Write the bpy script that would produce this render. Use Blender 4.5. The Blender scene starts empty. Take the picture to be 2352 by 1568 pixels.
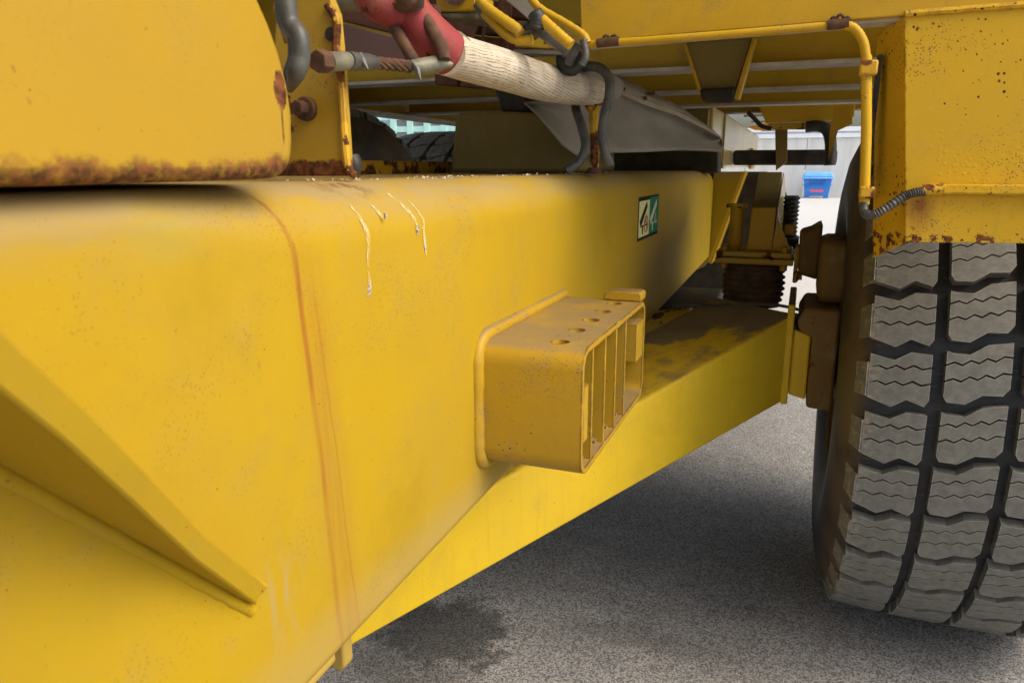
import bpy, bmesh, math, random
from mathutils import Vector, Matrix
R = math.radians
random.seed(7)
sc = bpy.context.scene
col = sc.collection

# ------------------------------------------------------------------ camera
F, VX, VY, CX, CY = 1700.0, 1850.0, 385.0, 1176.0, 784.0      # measured on a 2352 px wide view of the photograph
TH = math.atan((CY - VY) / F)
PS = math.atan((VX - CX) * math.cos(TH) / F)
CAM = Vector((0, 0, 1.2))
fw = Vector((-math.sin(PS) * math.cos(TH), math.cos(PS) * math.cos(TH), -math.sin(TH)))
rt = Vector((math.cos(PS), math.sin(PS), 0))
up = rt.cross(fw)
cd = bpy.data.cameras.new('camera'); cam = bpy.data.objects.new('camera', cd); col.objects.link(cam)
cd.sensor_width = 36; cd.lens = 36 * F / 2352; cd.clip_start = 0.02; cd.clip_end = 600
cam.matrix_world = Matrix(((rt.x, up.x, -fw.x, CAM.x), (rt.y, up.y, -fw.y, CAM.y), (rt.z, up.z, -fw.z, CAM.z), (0, 0, 0, 1)))
cd.dof.use_dof = True; cd.dof.focus_distance = 1.6; cd.dof.aperture_fstop = 14.0
sc.camera = cam

# ------------------------------------------------------------------ sky, sun, exposure
SUN_EL, SUN_AZ = R(48), R(98)          # azimuth from +Y towards +X : veiled sun high on the right
w = bpy.data.worlds.new('World'); sc.world = w; w.use_nodes = True
nt = w.node_tree; bg = nt.nodes['Background']
sky = nt.nodes.new('ShaderNodeTexSky'); sky.sky_type = 'NISHITA'; sky.sun_disc = False
sky.sun_elevation = SUN_EL; sky.sun_rotation = SUN_AZ; sky.dust_density = 6.0; sky.air_density = 1.0; sky.ozone_density = 1.0
nt.links.new(sky.outputs[0], bg.inputs[0]); bg.inputs[1].default_value = 0.15
sl = bpy.data.lights.new('sun', 'SUN'); sl.energy = 0.95; sl.angle = R(50); sl.color = (1, .96, .91)
sun = bpy.data.objects.new('sun', sl); col.objects.link(sun)
sd = Vector((math.sin(SUN_AZ) * math.cos(SUN_EL), math.cos(SUN_AZ) * math.cos(SUN_EL), math.sin(SUN_EL)))
sun.rotation_euler = sd.to_track_quat('Z', 'Y').to_euler()
sc.view_settings.view_transform = 'Standard'; sc.view_settings.look = 'None'
sc.view_settings.gamma = 1; sc.view_settings.exposure = .74
sc.view_settings.use_white_balance = True; sc.view_settings.white_balance_temperature = 6650; sc.view_settings.white_balance_tint = 6
sc.render.engine = 'CYCLES'
sc.cycles.max_bounces = 8; sc.cycles.diffuse_bounces = 5

# ------------------------------------------------------------------ placing helpers
def on(px, py, ax, v):
    r = fw + rt * ((px - CX) / F) - up * ((py - CY) / F)
    return CAM + r * ((v - CAM[ax]) / r[ax])
def pd(px, py, d):
    return CAM + (fw + rt * ((px - CX) / F) - up * ((py - CY) / F)) * d

# ------------------------------------------------------------------ materials
def newmat(name):
    m = bpy.data.materials.new(name); m.use_nodes = True
    return m, m.node_tree, m.node_tree.nodes['Principled BSDF']
def N(t, typ, **kw):
    n = t.nodes.new(typ)
    for k, v in kw.items():
        if k in n.inputs.keys() if isinstance(k, str) else False: n.inputs[k].default_value = v
        else: setattr(n, k, v)
    return n
def pos(t):
    for n in t.nodes:
        if n.type == 'NEW_GEOMETRY': return n.outputs['Position']
    return t.nodes.new('ShaderNodeNewGeometry').outputs['Position']
def objc(t): return t.nodes.new('ShaderNodeTexCoord').outputs['Object']
def noise(t, scale, detail=4, rough=.55, vec=None, sc3=None, dist=0):
    n = t.nodes.new('ShaderNodeTexNoise'); n.inputs['Scale'].default_value = scale
    n.inputs['Detail'].default_value = detail; n.inputs['Roughness'].default_value = rough; n.inputs['Distortion'].default_value = dist
    v = vec or pos(t)
    if sc3:
        mp = t.nodes.new('ShaderNodeMapping'); mp.inputs['Scale'].default_value = sc3
        t.links.new(v, mp.inputs[0]); v = mp.outputs[0]
    t.links.new(v, n.inputs['Vector']); return n.outputs['Fac']
def ramp(t, fac, a, b, va=0.0, vb=1.0):
    n = t.nodes.new('ShaderNodeMapRange'); n.interpolation_type = 'SMOOTHSTEP'
    n.inputs['From Min'].default_value = a; n.inputs['From Max'].default_value = b
    n.inputs['To Min'].default_value = va; n.inputs['To Max'].default_value = vb
    t.links.new(fac, n.inputs['Value']); return n.outputs[0]
def mth(t, op, a, b=None, c=None):
    n = t.nodes.new('ShaderNodeMath'); n.operation = op
    for i, x in enumerate((a, b, c)):
        if x is None: continue
        if isinstance(x, (int, float)): n.inputs[i].default_value = x
        else: t.links.new(x, n.inputs[i])
    return n.outputs[0]
def mixc(t, fac, a, b):
    n = t.nodes.new('ShaderNodeMix'); n.data_type = 'RGBA'
    if isinstance(fac, (int, float)): n.inputs[0].default_value = fac
    else: t.links.new(fac, n.inputs[0])
    for i, x in ((6, a), (7, b)):
        if isinstance(x, tuple): n.inputs[i].default_value = x + (1,) if len(x) == 3 else x
        else: t.links.new(x, n.inputs[i])
    return n.outputs[2]
def bump(t, bsdf, h, strength, dist=.002):
    b = t.nodes.new('ShaderNodeBump'); b.inputs['Strength'].default_value = strength; b.inputs['Distance'].default_value = dist
    t.links.new(h, b.inputs['Height']); t.links.new(b.outputs[0], bsdf.inputs['Normal'])
def xyz(t):
    s = t.nodes.new('ShaderNodeSeparateXYZ'); t.links.new(pos(t), s.inputs[0]); return s.outputs

YEL = (.415, .270, .012)
def paint(name, base=YEL, specks=.5, patches=0.0, edge=0.0, dust=.25, rough=.42, zone=None, streak=.3, lump=0.0, wear=None, ior=.3):
    """weathered gloss paint; specks = small rust dots, patches = larger chipped areas, edge = rust on edges"""
    m, t, b = newmat(name)
    n1 = noise(t, 6, 5); n2 = noise(t, 45, 4); n3 = noise(t, 1.7, 3)
    c = mixc(t, ramp(t, n1, .3, .7), base, tuple(x * .90 + .008 for x in base))
    pale = tuple(min(1, x * .96 + .022) for x in base)
    c = mixc(t, ramp(t, n3, .45, .75, 0, .45), c, pale)
    st = noise(t, 1, 4, .6, None, (60, 60, 4))
    c = mixc(t, ramp(t, st, .52, .75, 0, streak * .5), c, (.42, .25, .03))
    grime = noise(t, 14, 6, .7)
    c = mixc(t, ramp(t, grime, .5, .78, 0, dust), c, (.25, .20, .12))
    sc_ = noise(t, 1, 5, .75, None, (11, 130, 60), 1.2)
    c = mixc(t, mth(t, 'MULTIPLY', ramp(t, sc_, .66, .70), .30), c, tuple(min(1, x * .9 + .10) for x in base))
    c = mixc(t, mth(t, 'MULTIPLY', ramp(t, noise(t, 1, 6, .7, None, (150, 40, 30), 1.0), .68, .72), .45), c, (.20, .13, .04))
    c = mixc(t, mth(t, 'MULTIPLY', ramp(t, noise(t, 170, 2), .70, .76), .6), c, (.22, .12, .03))
    c = mixc(t, mth(t, 'MULTIPLY', ramp(t, noise(t, 3.2, 8, .72), .50, .68), .30), c, tuple(x * .62 for x in base))
    rust = mixc(t, ramp(t, noise(t, 110, 4), .35, .65), (.05, .017, .009), (.20, .07, .02))
    mask = None
    if specks:
        v = t.nodes.new('ShaderNodeTexVoronoi'); v.feature = 'F1'; v.inputs['Scale'].default_value = 95
        t.links.new(pos(t), v.inputs['Vector'])
        thr = ramp(t, noise(t, 9, 3), .38, .72, 0.0, .21 * specks)
        wob = mth(t, 'ADD', v.outputs['Distance'], mth(t, 'MULTIPLY', mth(t, 'SUBTRACT', noise(t, 260, 3), .5), .3))
        mask = ramp(t, mth(t, 'SUBTRACT', thr, wob), -.04, .05)
        v2 = t.nodes.new('ShaderNodeTexVoronoi'); v2.inputs['Scale'].default_value = 240
        t.links.new(pos(t), v2.inputs['Vector'])
        m2 = ramp(t, mth(t, 'SUBTRACT', ramp(t, noise(t, 7, 4), .36, .66, 0, .30), v2.outputs['Distance']), -.06, .10, 0, .7 * min(1, specks))
        mask = mth(t, 'MAXIMUM', mask, m2)
    if patches:
        pm = ramp(t, noise(t, 22, 7, .62), .66 - .16 * patches, .69 - .16 * patches)
        mask = pm if mask is None else mth(t, 'MAXIMUM', mask, pm)
    if edge:
        bv = t.nodes.new('ShaderNodeBevel'); bv.samples = 4; bv.inputs['Radius'].default_value = .006
        g = t.nodes.new('ShaderNodeNewGeometry')
        dp = t.nodes.new('ShaderNodeVectorMath'); dp.operation = 'DOT_PRODUCT'
        t.links.new(bv.outputs[0], dp.inputs[0]); t.links.new(g.outputs['Normal'], dp.inputs[1])
        e = mth(t, 'SUBTRACT', 1.0, dp.outputs['Value'])
        e = mth(t, 'MULTIPLY', ramp(t, e, .02, .12), ramp(t, noise(t, 34, 6, .7), .58 - .2 * edge, .68 - .15 * edge))
        mask = e if mask is None else mth(t, 'MAXIMUM', mask, e)
    if zone:
        zm = zone(t)
        mask = zm if mask is None else mth(t, 'MAXIMUM', mask, zm)
    if wear:
        c = wear(t, c)
    if mask is not None:
        c = mixc(t, mask, c, rust)
        rg = ramp(t, mask, 0, 1, rough, .9); t.links.new(rg, b.inputs['Roughness'])
    else: b.inputs['Roughness'].default_value = rough
    t.links.new(c, b.inputs['Base Color'])
    b.inputs['Specular IOR Level'].default_value = ior
    h = mth(t, 'ADD', mth(t, 'MULTIPLY', noise(t, 160, 3), .35), mth(t, 'MULTIPLY', n1, 1.2))
    if lump:
        vl = t.nodes.new('ShaderNodeTexVoronoi'); vl.inputs['Scale'].default_value = 130; t.links.new(pos(t), vl.inputs['Vector'])
        lm = ramp(t, vl.outputs['Distance'], .05, .45, lump, 0)
        lm = mth(t, 'MULTIPLY', lm, ramp(t, noise(t, 11, 3), .50, .68))
        h = mth(t, 'ADD', h, lm)
    if mask is not None: h = mth(t, 'SUBTRACT', h, mth(t, 'MULTIPLY', mask, .6))
    bump(t, b, h, .35, .0016)
    return m

def beam_wear(t, c):
    x, y, z = xyz(t)
    # rust run: Y of the run as a function of height and of the rounded shoulder
    y0 = mth(t, 'ADD', .521, mth(t, 'MULTIPLY', mth(t, 'SUBTRACT', 1.138, z), .09))
    y0 = mth(t, 'SUBTRACT', y0, mth(t, 'MULTIPLY', mth(t, 'MAXIMUM', mth(t, 'SUBTRACT', -.4015, x), 0), .45))
    wob = mth(t, 'MULTIPLY', mth(t, 'SUBTRACT', noise(t, 5, 3), .5), .010)
    d = mth(t, 'SUBTRACT', mth(t, 'ADD', y, wob), y0)
    ad = mth(t, 'ABSOLUTE', d)
    var = ramp(t, noise(t, 1, 5, .6, None, (90, 90, 9)), .3, .7, .35, 1)
    core = mth(t, 'MULTIPLY', ramp(t, ad, .0005, .006, .95, 0), var)
    top = ramp(t, z, .8, 1.15, .45, 1)
    core = mth(t, 'MULTIPLY', core, top)
    d2 = mth(t, 'ABSOLUTE', mth(t, 'SUBTRACT', d, .016))
    soft = mth(t, 'MULTIPLY', ramp(t, d2, 0, .036, .52, 0), var)
    soft = mth(t, 'MULTIPLY', soft, ramp(t, z, 1.16, 1.05, .3, 1))
    c = mixc(t, soft, c, (.33, .155, .025))
    c = mixc(t, core, c, (.27, .085, .02))
    # a second thin run beside it
    d3 = mth(t, 'ABSOLUTE', mth(t, 'SUBTRACT', d, mth(t, 'ADD', .020, mth(t, 'MULTIPLY', mth(t, 'SUBTRACT', 1.1, z), .03))))
    c = mixc(t, mth(t, 'MULTIPLY', ramp(t, d3, 0, .003, .4, 0), ramp(t, z, 1.12, 1.06, 0, 1)), c, (.28, .12, .02))
    # grime lying on the shoulder
    g = mth(t, 'MULTIPLY', ramp(t, z, 1.13, 1.183, 0, .75), ramp(t, noise(t, 1, 5, .6, None, (30, 9, 30)), .3, .62, .2, 1))
    c = mixc(t, g, c, (.30, .235, .14))
    # dirty rust run below the post foot
    rr = mth(t, 'MULTIPLY', ramp(t, mth(t, 'ABSOLUTE', mth(t, 'SUBTRACT', y, .66)), 0, .07, 1, 0), ramp(t, z, 1.165, 1.182, 0, 1))
    c = mixc(t, mth(t, 'MULTIPLY', rr, ramp(t, noise(t, 60, 5), .45, .6, 0, .8)), c, (.16, .075, .03))
    # faint grey-green reflection painted on the near part
    gr = mth(t, 'MULTIPLY', ramp(t, mth(t, 'ABSOLUTE', mth(t, 'SUBTRACT', y, .385)), 0, .05, .22, 0), ramp(t, mth(t, 'ABSOLUTE', mth(t, 'SUBTRACT', z, 1.155)), 0, .035, 1, 0))
    c = mixc(t, gr, c, (.27, .28, .09))
    # grey smears low down near the gusset tip
    sm = mth(t, 'MULTIPLY', ramp(t, mth(t, 'ABSOLUTE', mth(t, 'SUBTRACT', y, .475)), 0, .04, 1, 0), ramp(t, mth(t, 'ABSOLUTE', mth(t, 'SUBTRACT', z, .83)), 0, .08, 1, 0))
    c = mixc(t, mth(t, 'MULTIPLY', sm, ramp(t, noise(t, 1, 6, .65, None, (60, 60, 12)), .48, .62, 0, .5)), c, (.33, .27, .17))
    lo = ramp(t, z, .80, .745, 0, .35)
    return mixc(t, lo, c, (.36, .27, .13))
SPOT = on(644, 208, 0, -.385); RUN = on(647, 250, 0, -.385)
def panel_zone(t):
    x, y, z = xyz(t)
    n = noise(t, 55, 6, .65); nb = noise(t, 14, 4)
    h = mth(t, 'ADD', mth(t, 'MULTIPLY', n, .034), mth(t, 'MULTIPLY', nb, .030))
    lim = mth(t, 'ADD', 1.173, h)
    bottom = ramp(t, mth(t, 'SUBTRACT', z, lim), -.007, .004, .95, 0)
    bottom = mth(t, 'MULTIPLY', bottom, ramp(t, noise(t, 120, 4), .3, .5, .55, 1))
    # one chipped spot with a run under it, on the rear edge
    dy = mth(t, 'DIVIDE', mth(t, 'SUBTRACT', y, SPOT.y), .0075); dz = mth(t, 'DIVIDE', mth(t, 'SUBTRACT', z, SPOT.z), .0145)
    rr = mth(t, 'ADD', mth(t, 'MULTIPLY', dy, dy), mth(t, 'MULTIPLY', dz, dz))
    rr = mth(t, 'ADD', rr, mth(t, 'MULTIPLY', mth(t, 'SUBTRACT', noise(t, 220, 4), .5), 1.6))
    spot = ramp(t, rr, .8, 1.2, 1, 0)
    run = mth(t, 'MULTIPLY', ramp(t, mth(t, 'ABSOLUTE', mth(t, 'SUBTRACT', y, RUN.y)), .0006, .0018, .8, 0), mth(t, 'MULTIPLY', ramp(t, z, 1.215, 1.224), ramp(t, z, SPOT.z, SPOT.z - .005)))
    return mth(t, 'MAXIMUM', bottom, mth(t, 'MAXIMUM', spot, run))
def dusty_top(t, c):
    g = t.nodes.new('ShaderNodeNewGeometry'); s = t.nodes.new('ShaderNodeSeparateXYZ'); t.links.new(g.outputs['Normal'], s.inputs[0])
    upm = ramp(t, s.outputs[2], .6, .95)
    return mixc(t, mth(t, 'MULTIPLY', upm, ramp(t, noise(t, 12, 6, .65), .3, .6, .45, .95)), c, (.24, .17, .08))
def arm_top(t, c):
    g = t.nodes.new('ShaderNodeNewGeometry'); s = t.nodes.new('ShaderNodeSeparateXYZ'); t.links.new(g.outputs['Normal'], s.inputs[0])
    upm = ramp(t, s.outputs[2], .6, .95); x, y, z = xyz(t)
    c = mixc(t, mth(t, 'MULTIPLY', upm, ramp(t, noise(t, 14, 6, .65), .42, .66, .10, .75)), c, (.24, .17, .08))
    e = mth(t, 'ADD', y, mth(t, 'MULTIPLY', noise(t, 9, 5), .35))
    return mixc(t, mth(t, 'MULTIPLY', upm, ramp(t, e, 2.13, 2.17, 0, .85)), c, (.17, .145, .115))
def fender_wear(t, c):
    x, y, z = xyz(t)
    a = mth(t, 'MULTIPLY', ramp(t, mth(t, 'ABSOLUTE', mth(t, 'SUBTRACT', x, .168)), 0, .03, 1, 0), mth(t, 'MULTIPLY', ramp(t, z, 1.166, 1.15), ramp(t, z, 1.10, 1.14, .2, 1)))
    return mixc(t, mth(t, 'MULTIPLY', a, ramp(t, noise(t, 40, 5), .3, .6, .3, 1)), c, (.30, .11, .02))

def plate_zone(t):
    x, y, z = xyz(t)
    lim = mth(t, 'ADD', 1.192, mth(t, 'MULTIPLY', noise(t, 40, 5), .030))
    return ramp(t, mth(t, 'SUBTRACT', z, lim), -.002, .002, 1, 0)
def fender_zone(t):
    x, y, z = xyz(t)
    near = ramp(t, z, 1.128, 1.092, 0, 1)
    thr = mth(t, 'SUBTRACT', .70, mth(t, 'MULTIPLY', near, .18))
    a = ramp(t, mth(t, 'SUBTRACT', noise(t, 75, 5, .6), thr), 0, .02)
    trim = ramp(t, mth(t, 'ABSOLUTE', mth(t, 'SUBTRACT', z, 1.168)), .004, .012, 1, 0)
    b = mth(t, 'MULTIPLY', trim, ramp(t, noise(t, 60, 5, .6), .60, .64))
    return mth(t, 'MAXIMUM', mth(t, 'MULTIPLY', a, near), b)
M = {}
M['beam'] = paint('beam_paint', specks=.32, dust=.18, rough=.7, wear=beam_wear, streak=.25, ior=.08)
M['panel'] = paint('panel_paint', base=(.40, .245, .014), specks=.14, dust=.12, rough=.48, zone=panel_zone, streak=.1)
M['bracket'] = paint('bracket_paint', base=(.42, .255, .012), specks=.7, edge=1.1, dust=.6, rough=.5, wear=dusty_top)
M['arm'] = paint('arm_paint', base=(.80, .54, .02), specks=.14, dust=.15, rough=.6, wear=arm_top)
M['fender'] = paint('fender_paint', base=(.66, .395, .010), specks=1.35, edge=.5, dust=.3, rough=.42, lump=1.0, wear=fender_wear, zone=fender_zone)
M['frame'] = paint('frame_paint', base=(.58, .345, .012), specks=.35, edge=.3, dust=.5, rough=.5)
M['post'] = paint('post_plate_paint', base=(.44, .28, .02), specks=.5, patches=.35, edge=.5, dust=.7, rough=.55, zone=plate_zone)  # heavy dust value also darkens the plate to stand in for shade
M['girder'] = paint('girder_paint', base=(.58, .38, .02), specks=.3, edge=.2, dust=.5, rough=.5)
M['rusty'] = paint('rusty_paint', base=(.62, .36, .02), specks=.6, patches=.95, edge=.9, dust=.5, rough=.55)
M['chipped'] = paint('chipped_paint', base=(.50, .32, .02), specks=.5, patches=.55, edge=.7, dust=.7, rough=.5)
M['faded_lit'] = paint('faded_lit_paint', base=(.50, .40, .16), specks=.1, dust=.4, rough=.22)  # faded box paint; on the tower side it paints a lit reflection
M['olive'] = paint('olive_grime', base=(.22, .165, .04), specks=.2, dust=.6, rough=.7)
M['hub'] = paint('hub_paint', base=(.20, .12, .03), specks=.2, patches=.05, dust=.8, rough=.65)

def plain(name, ca, cb, scale=30, rough=.7, metal=0, bs=.3, bd=.001, detail=5, sc3=None):
    m, t, b = newmat(name)
    f = noise(t, scale, detail, .6, None, sc3)
    t.links.new(mixc(t, ramp(t, f, .3, .7), ca, cb), b.inputs['Base Color'])
    b.inputs['Roughness'].default_value = rough; b.inputs['Metallic'].default_value = metal
    bump(t, b, noise(t, scale * 4, 4), bs, bd)
    return m
M['rust'] = plain('brown_rust', (.045, .022, .013), (.13, .06, .03), 60, .85, bs=.6)
M['springrust'] = plain('brown_dusty_rubber', (.06, .042, .028), (.15, .10, .065), 25, .8, bs=.4)
M['rustred'] = plain('red_rust', (.05, .018, .012), (.12, .045, .022), 25, .8, bs=.4)
M['black'] = plain('black_rubber', (.014, .014, .013), (.035, .034, .032), 40, .55)
M['hose'] = plain('grey_hose', (.05, .052, .05), (.11, .11, .10), 30, .45)
M['dark'] = plain('dark_grime_shade', (.012, .010, .008), (.045, .035, .022), 18, .75)  # grime colour that also serves as painted shade on the added fillers
M['greymetal'] = plain('grey_dusty_sheet', (.24, .225, .195), (.33, .31, .27), 9, .75, bs=.15)
M['tan'] = plain('tan_lit_sheet', (.36, .31, .23), (.46, .41, .32), 12, .7, bs=.15)  # lighter copy of the blade sheet, painting the fold as lit
M['galv'] = plain('dull_galvanised', (.13, .125, .09), (.24, .23, .17), 50, .55, metal=.2)
M['pale'] = plain('pale_dusty_lit_edge', (.42, .39, .33), (.60, .56, .48), 20, .7)  # dust tone that also paints the light reflected by flange edges
M['red'] = plain('worn_red_paint', (.32, .05, .05), (.18, .05, .04), 30, .65, detail=8)
M['red'] = paint('worn_red_paint', base=(.29, .045, .05), specks=.3, patches=.30, edge=.8, dust=1.0, rough=.6)
M['plum'] = plain('plum_panel', (.085, .045, .040), (.115, .062, .055), 7, .6)
M['conc'] = plain('concrete', (.56, .555, .53), (.68, .67, .64), .9, .9, sc3=(3, 3, .4))
M['white'] = plain('white_paint', (.75, .77, .8), (.82, .84, .86), 2, .6)
M['mint'] = plain('mint_paint', (.42, .72, .66), (.50, .78, .72), 2, .6)
M['pane'] = plain('grey_pane', (.20, .20, .21), (.27, .25, .24), 3, .25)
M['siding'] = plain('pale_siding', (.50, .54, .62), (.60, .64, .70), 3, .7, sc3=(.5, .5, 9))
M['blue'] = plain('blue_plastic', (.02, .19, .62), (.03, .23, .70), 4, .45)
M['bluelid'] = plain('blue_lid_plastic', (.12, .38, .80), (.16, .44, .86), 4, .5)
M['bluedark'] = plain('navy_lettering', (.015, .10, .38), (.02, .12, .42), 4, .5)
M['pink'] = plain('pink_red_label', (.75, .10, .20), (.68, .12, .22), 8, .5)
M['orange'] = plain('orange_paint', (.85, .38, .02), (.80, .34, .02), 4, .4)
M['stickpale'] = plain('sticker_pale_yellow', (.82, .84, .42), (.80, .82, .40), 30, .9, bs=.05)
M['stickgreen'] = plain('sticker_green', (.02, .22, .10), (.03, .25, .115), 30, .9, bs=.05)
M['stickblack'] = plain('sticker_black', (.02, .018, .012), (.03, .026, .018), 30, .5, bs=.05)
M['stickwhite'] = plain('sticker_white', (.62, .62, .56), (.70, .70, .64), 30, .5, bs=.05)
M['stickred'] = plain('sticker_red', (.50, .10, .04), (.55, .14, .06), 30, .5, bs=.05)
M['debris'] = plain('pale_crumbs', (.30, .24, .16), (.75, .72, .62), 90, .9)
M['dropdark'] = plain('dark_dropping', (.10, .075, .045), (.62, .56, .46), 420, .9)

for k_ in ('stickpale', 'stickgreen', 'stickblack', 'stickwhite', 'stickred'):
    M[k_].node_tree.nodes['Principled BSDF'].inputs['Specular IOR Level'].default_value = .08
    M[k_].node_tree.nodes['Principled BSDF'].inputs['Roughness'].default_value = .9
def streakmat():
    m, t, b = newmat('dried_white_streak')
    b.inputs['Base Color'].default_value = (.78, .70, .45, 1); b.inputs['Roughness'].default_value = .85
    t.links.new(ramp(t, noise(t, 1, 5, .65, None, (260, 260, 45)), .36, .66, .0, .6), b.inputs['Alpha'])
    return m
M['streak'] = streakmat()

def tyremat():
    m, t, b = newmat('tread_rubber')
    n = noise(t, 60, 6, .65); n2 = noise(t, 9, 3)
    c = mixc(t, ramp(t, n, .3, .72), (.135, .134, .122), (.20, .20, .183))
    c = mixc(t, ramp(t, noise(t, 1, 5, .7, None, (40, 300, 300)), .5, .7, 0, .5), c, (.24, .235, .21))
    x, y, z = xyz(t)
    sh = mth(t, 'MULTIPLY', ramp(t, x, .185, .155), ramp(t, noise(t, 70, 5), .48, .6))
    c = mixc(t, mth(t, 'MULTIPLY', sh, .75), c, (.33, .28, .20))
    bv = t.nodes.new('ShaderNodeBevel'); bv.samples = 4; bv.inputs['Radius'].default_value = .003
    g = t.nodes.new('ShaderNodeNewGeometry'); dp = t.nodes.new('ShaderNodeVectorMath'); dp.operation = 'DOT_PRODUCT'
    t.links.new(bv.outputs[0], dp.inputs[0]); t.links.new(g.outputs['Normal'], dp.inputs[1])
    e = ramp(t, mth(t, 'SUBTRACT', 1.0, dp.outputs['Value']), .03, .15)
    e = mth(t, 'MULTIPLY', e, ramp(t, noise(t, 50, 5), .40, .6, .1, .8))
    c = mixc(t, e, c, (.50, .48, .42))
    t.links.new(c, b.inputs['Base Color']); b.inputs['Roughness'].default_value = .62
    bump(t, b, noise(t, 260, 5, .7), .5, .0012)
    return m
M['tread'] = tyremat()
def carcass():
    m, t, b = newmat('tyre_carcass_rubber')
    x, y, z = xyz(t)
    # dried brown mud on the shoulder ring facing the frame
    r = mth(t, 'SQRT', mth(t, 'ADD', mth(t, 'POWER', mth(t, 'SUBTRACT', y, 2.25), 2), mth(t, 'POWER', mth(t, 'SUBTRACT', z, .66), 2)))
    c = mixc(t, ramp(t, noise(t, 30, 5), .3, .7), (.010, .011, .013), (.024, .025, .030))
    mud = mth(t, 'MULTIPLY', ramp(t, r, .45, .62), mth(t, 'MULTIPLY', ramp(t, x, .165, .135), ramp(t, noise(t, 8, 5, .6), .35, .6, .25, .9)))
    c = mixc(t, mud, c, (.135, .095, .055))
    c = mixc(t, mth(t, 'MULTIPLY', ramp(t, noise(t, 1, 5, .7, None, (20, 140, 140)), .60, .66), .35), c, (.13, .11, .085))
    t.links.new(c, b.inputs['Base Color']); b.inputs['Roughness'].default_value = .5
    bump(t, b, noise(t, 120, 5), .4, .001)
    return m
M['carcass'] = carcass()

def wood():
    m, t, b = newmat('weathered_wood')
    tc = t.nodes.new('ShaderNodeUVMap')
    mp = t.nodes.new('ShaderNodeMapping'); t.links.new(tc.outputs[0], mp.inputs[0]); mp.inputs['Scale'].default_value = (1, 1, 1)
    wv = t.nodes.new('ShaderNodeTexWave'); wv.wave_type = 'BANDS'; wv.bands_direction = 'X'
    s = t.nodes.new('ShaderNodeSeparateXYZ'); t.links.new(mp.outputs[0], s.inputs[0])
    # arched growth rings: bands of angle distorted along the length
    u = s.outputs[0]; v = s.outputs[1]
    arch = mth(t, 'MULTIPLY', mth(t, 'POWER', mth(t, 'ABSOLUTE', mth(t, 'SUBTRACT', v, .30)), 2), .22)
    cb = t.nodes.new('ShaderNodeCombineXYZ')
    uu = mth(t, 'ADD', mth(t, 'POWER', mth(t, 'ABSOLUTE', mth(t, 'SUBTRACT', u, .60)), 1.1), arch)
    t.links.new(uu, cb.inputs[0]); t.links.new(mth(t, 'MULTIPLY', v, .35), cb.inputs[1])
    t.links.new(cb.outputs[0], wv.inputs['Vector'])
    wv.inputs['Scale'].default_value = 13; wv.inputs['Distortion'].default_value = 4.5; wv.inputs['Detail'].default_value = 4; wv.inputs['Detail Scale'].default_value = 2.0
    n1 = noise(t, 1, 5, .6, tc.outputs[0], (30, 5, 1))
    c = mixc(t, ramp(t, n1, .3, .7), (.52, .455, .36), (.66, .60, .50))
    line = mth(t, 'MULTIPLY', ramp(t, wv.outputs['Fac'], .70, .95), ramp(t, noise(t, 1, 4, .6, tc.outputs[0], (8, 22, 1)), .40, .55, .15, .85))
    c = mixc(t, line, c, (.24, .185, .13))
    c = mixc(t, ramp(t, noise(t, 22, 5), .55, .75, 0, .5), c, (.36, .28, .19))
    t.links.new(c, b.inputs['Base Color']); b.inputs['Roughness'].default_value = .8
    bump(t, b, mth(t, 'SUBTRACT', noise(t, 200, 4), mth(t, 'MULTIPLY', line, 1.5)), .5, .001)
    return m
M['wood'] = wood()

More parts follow.
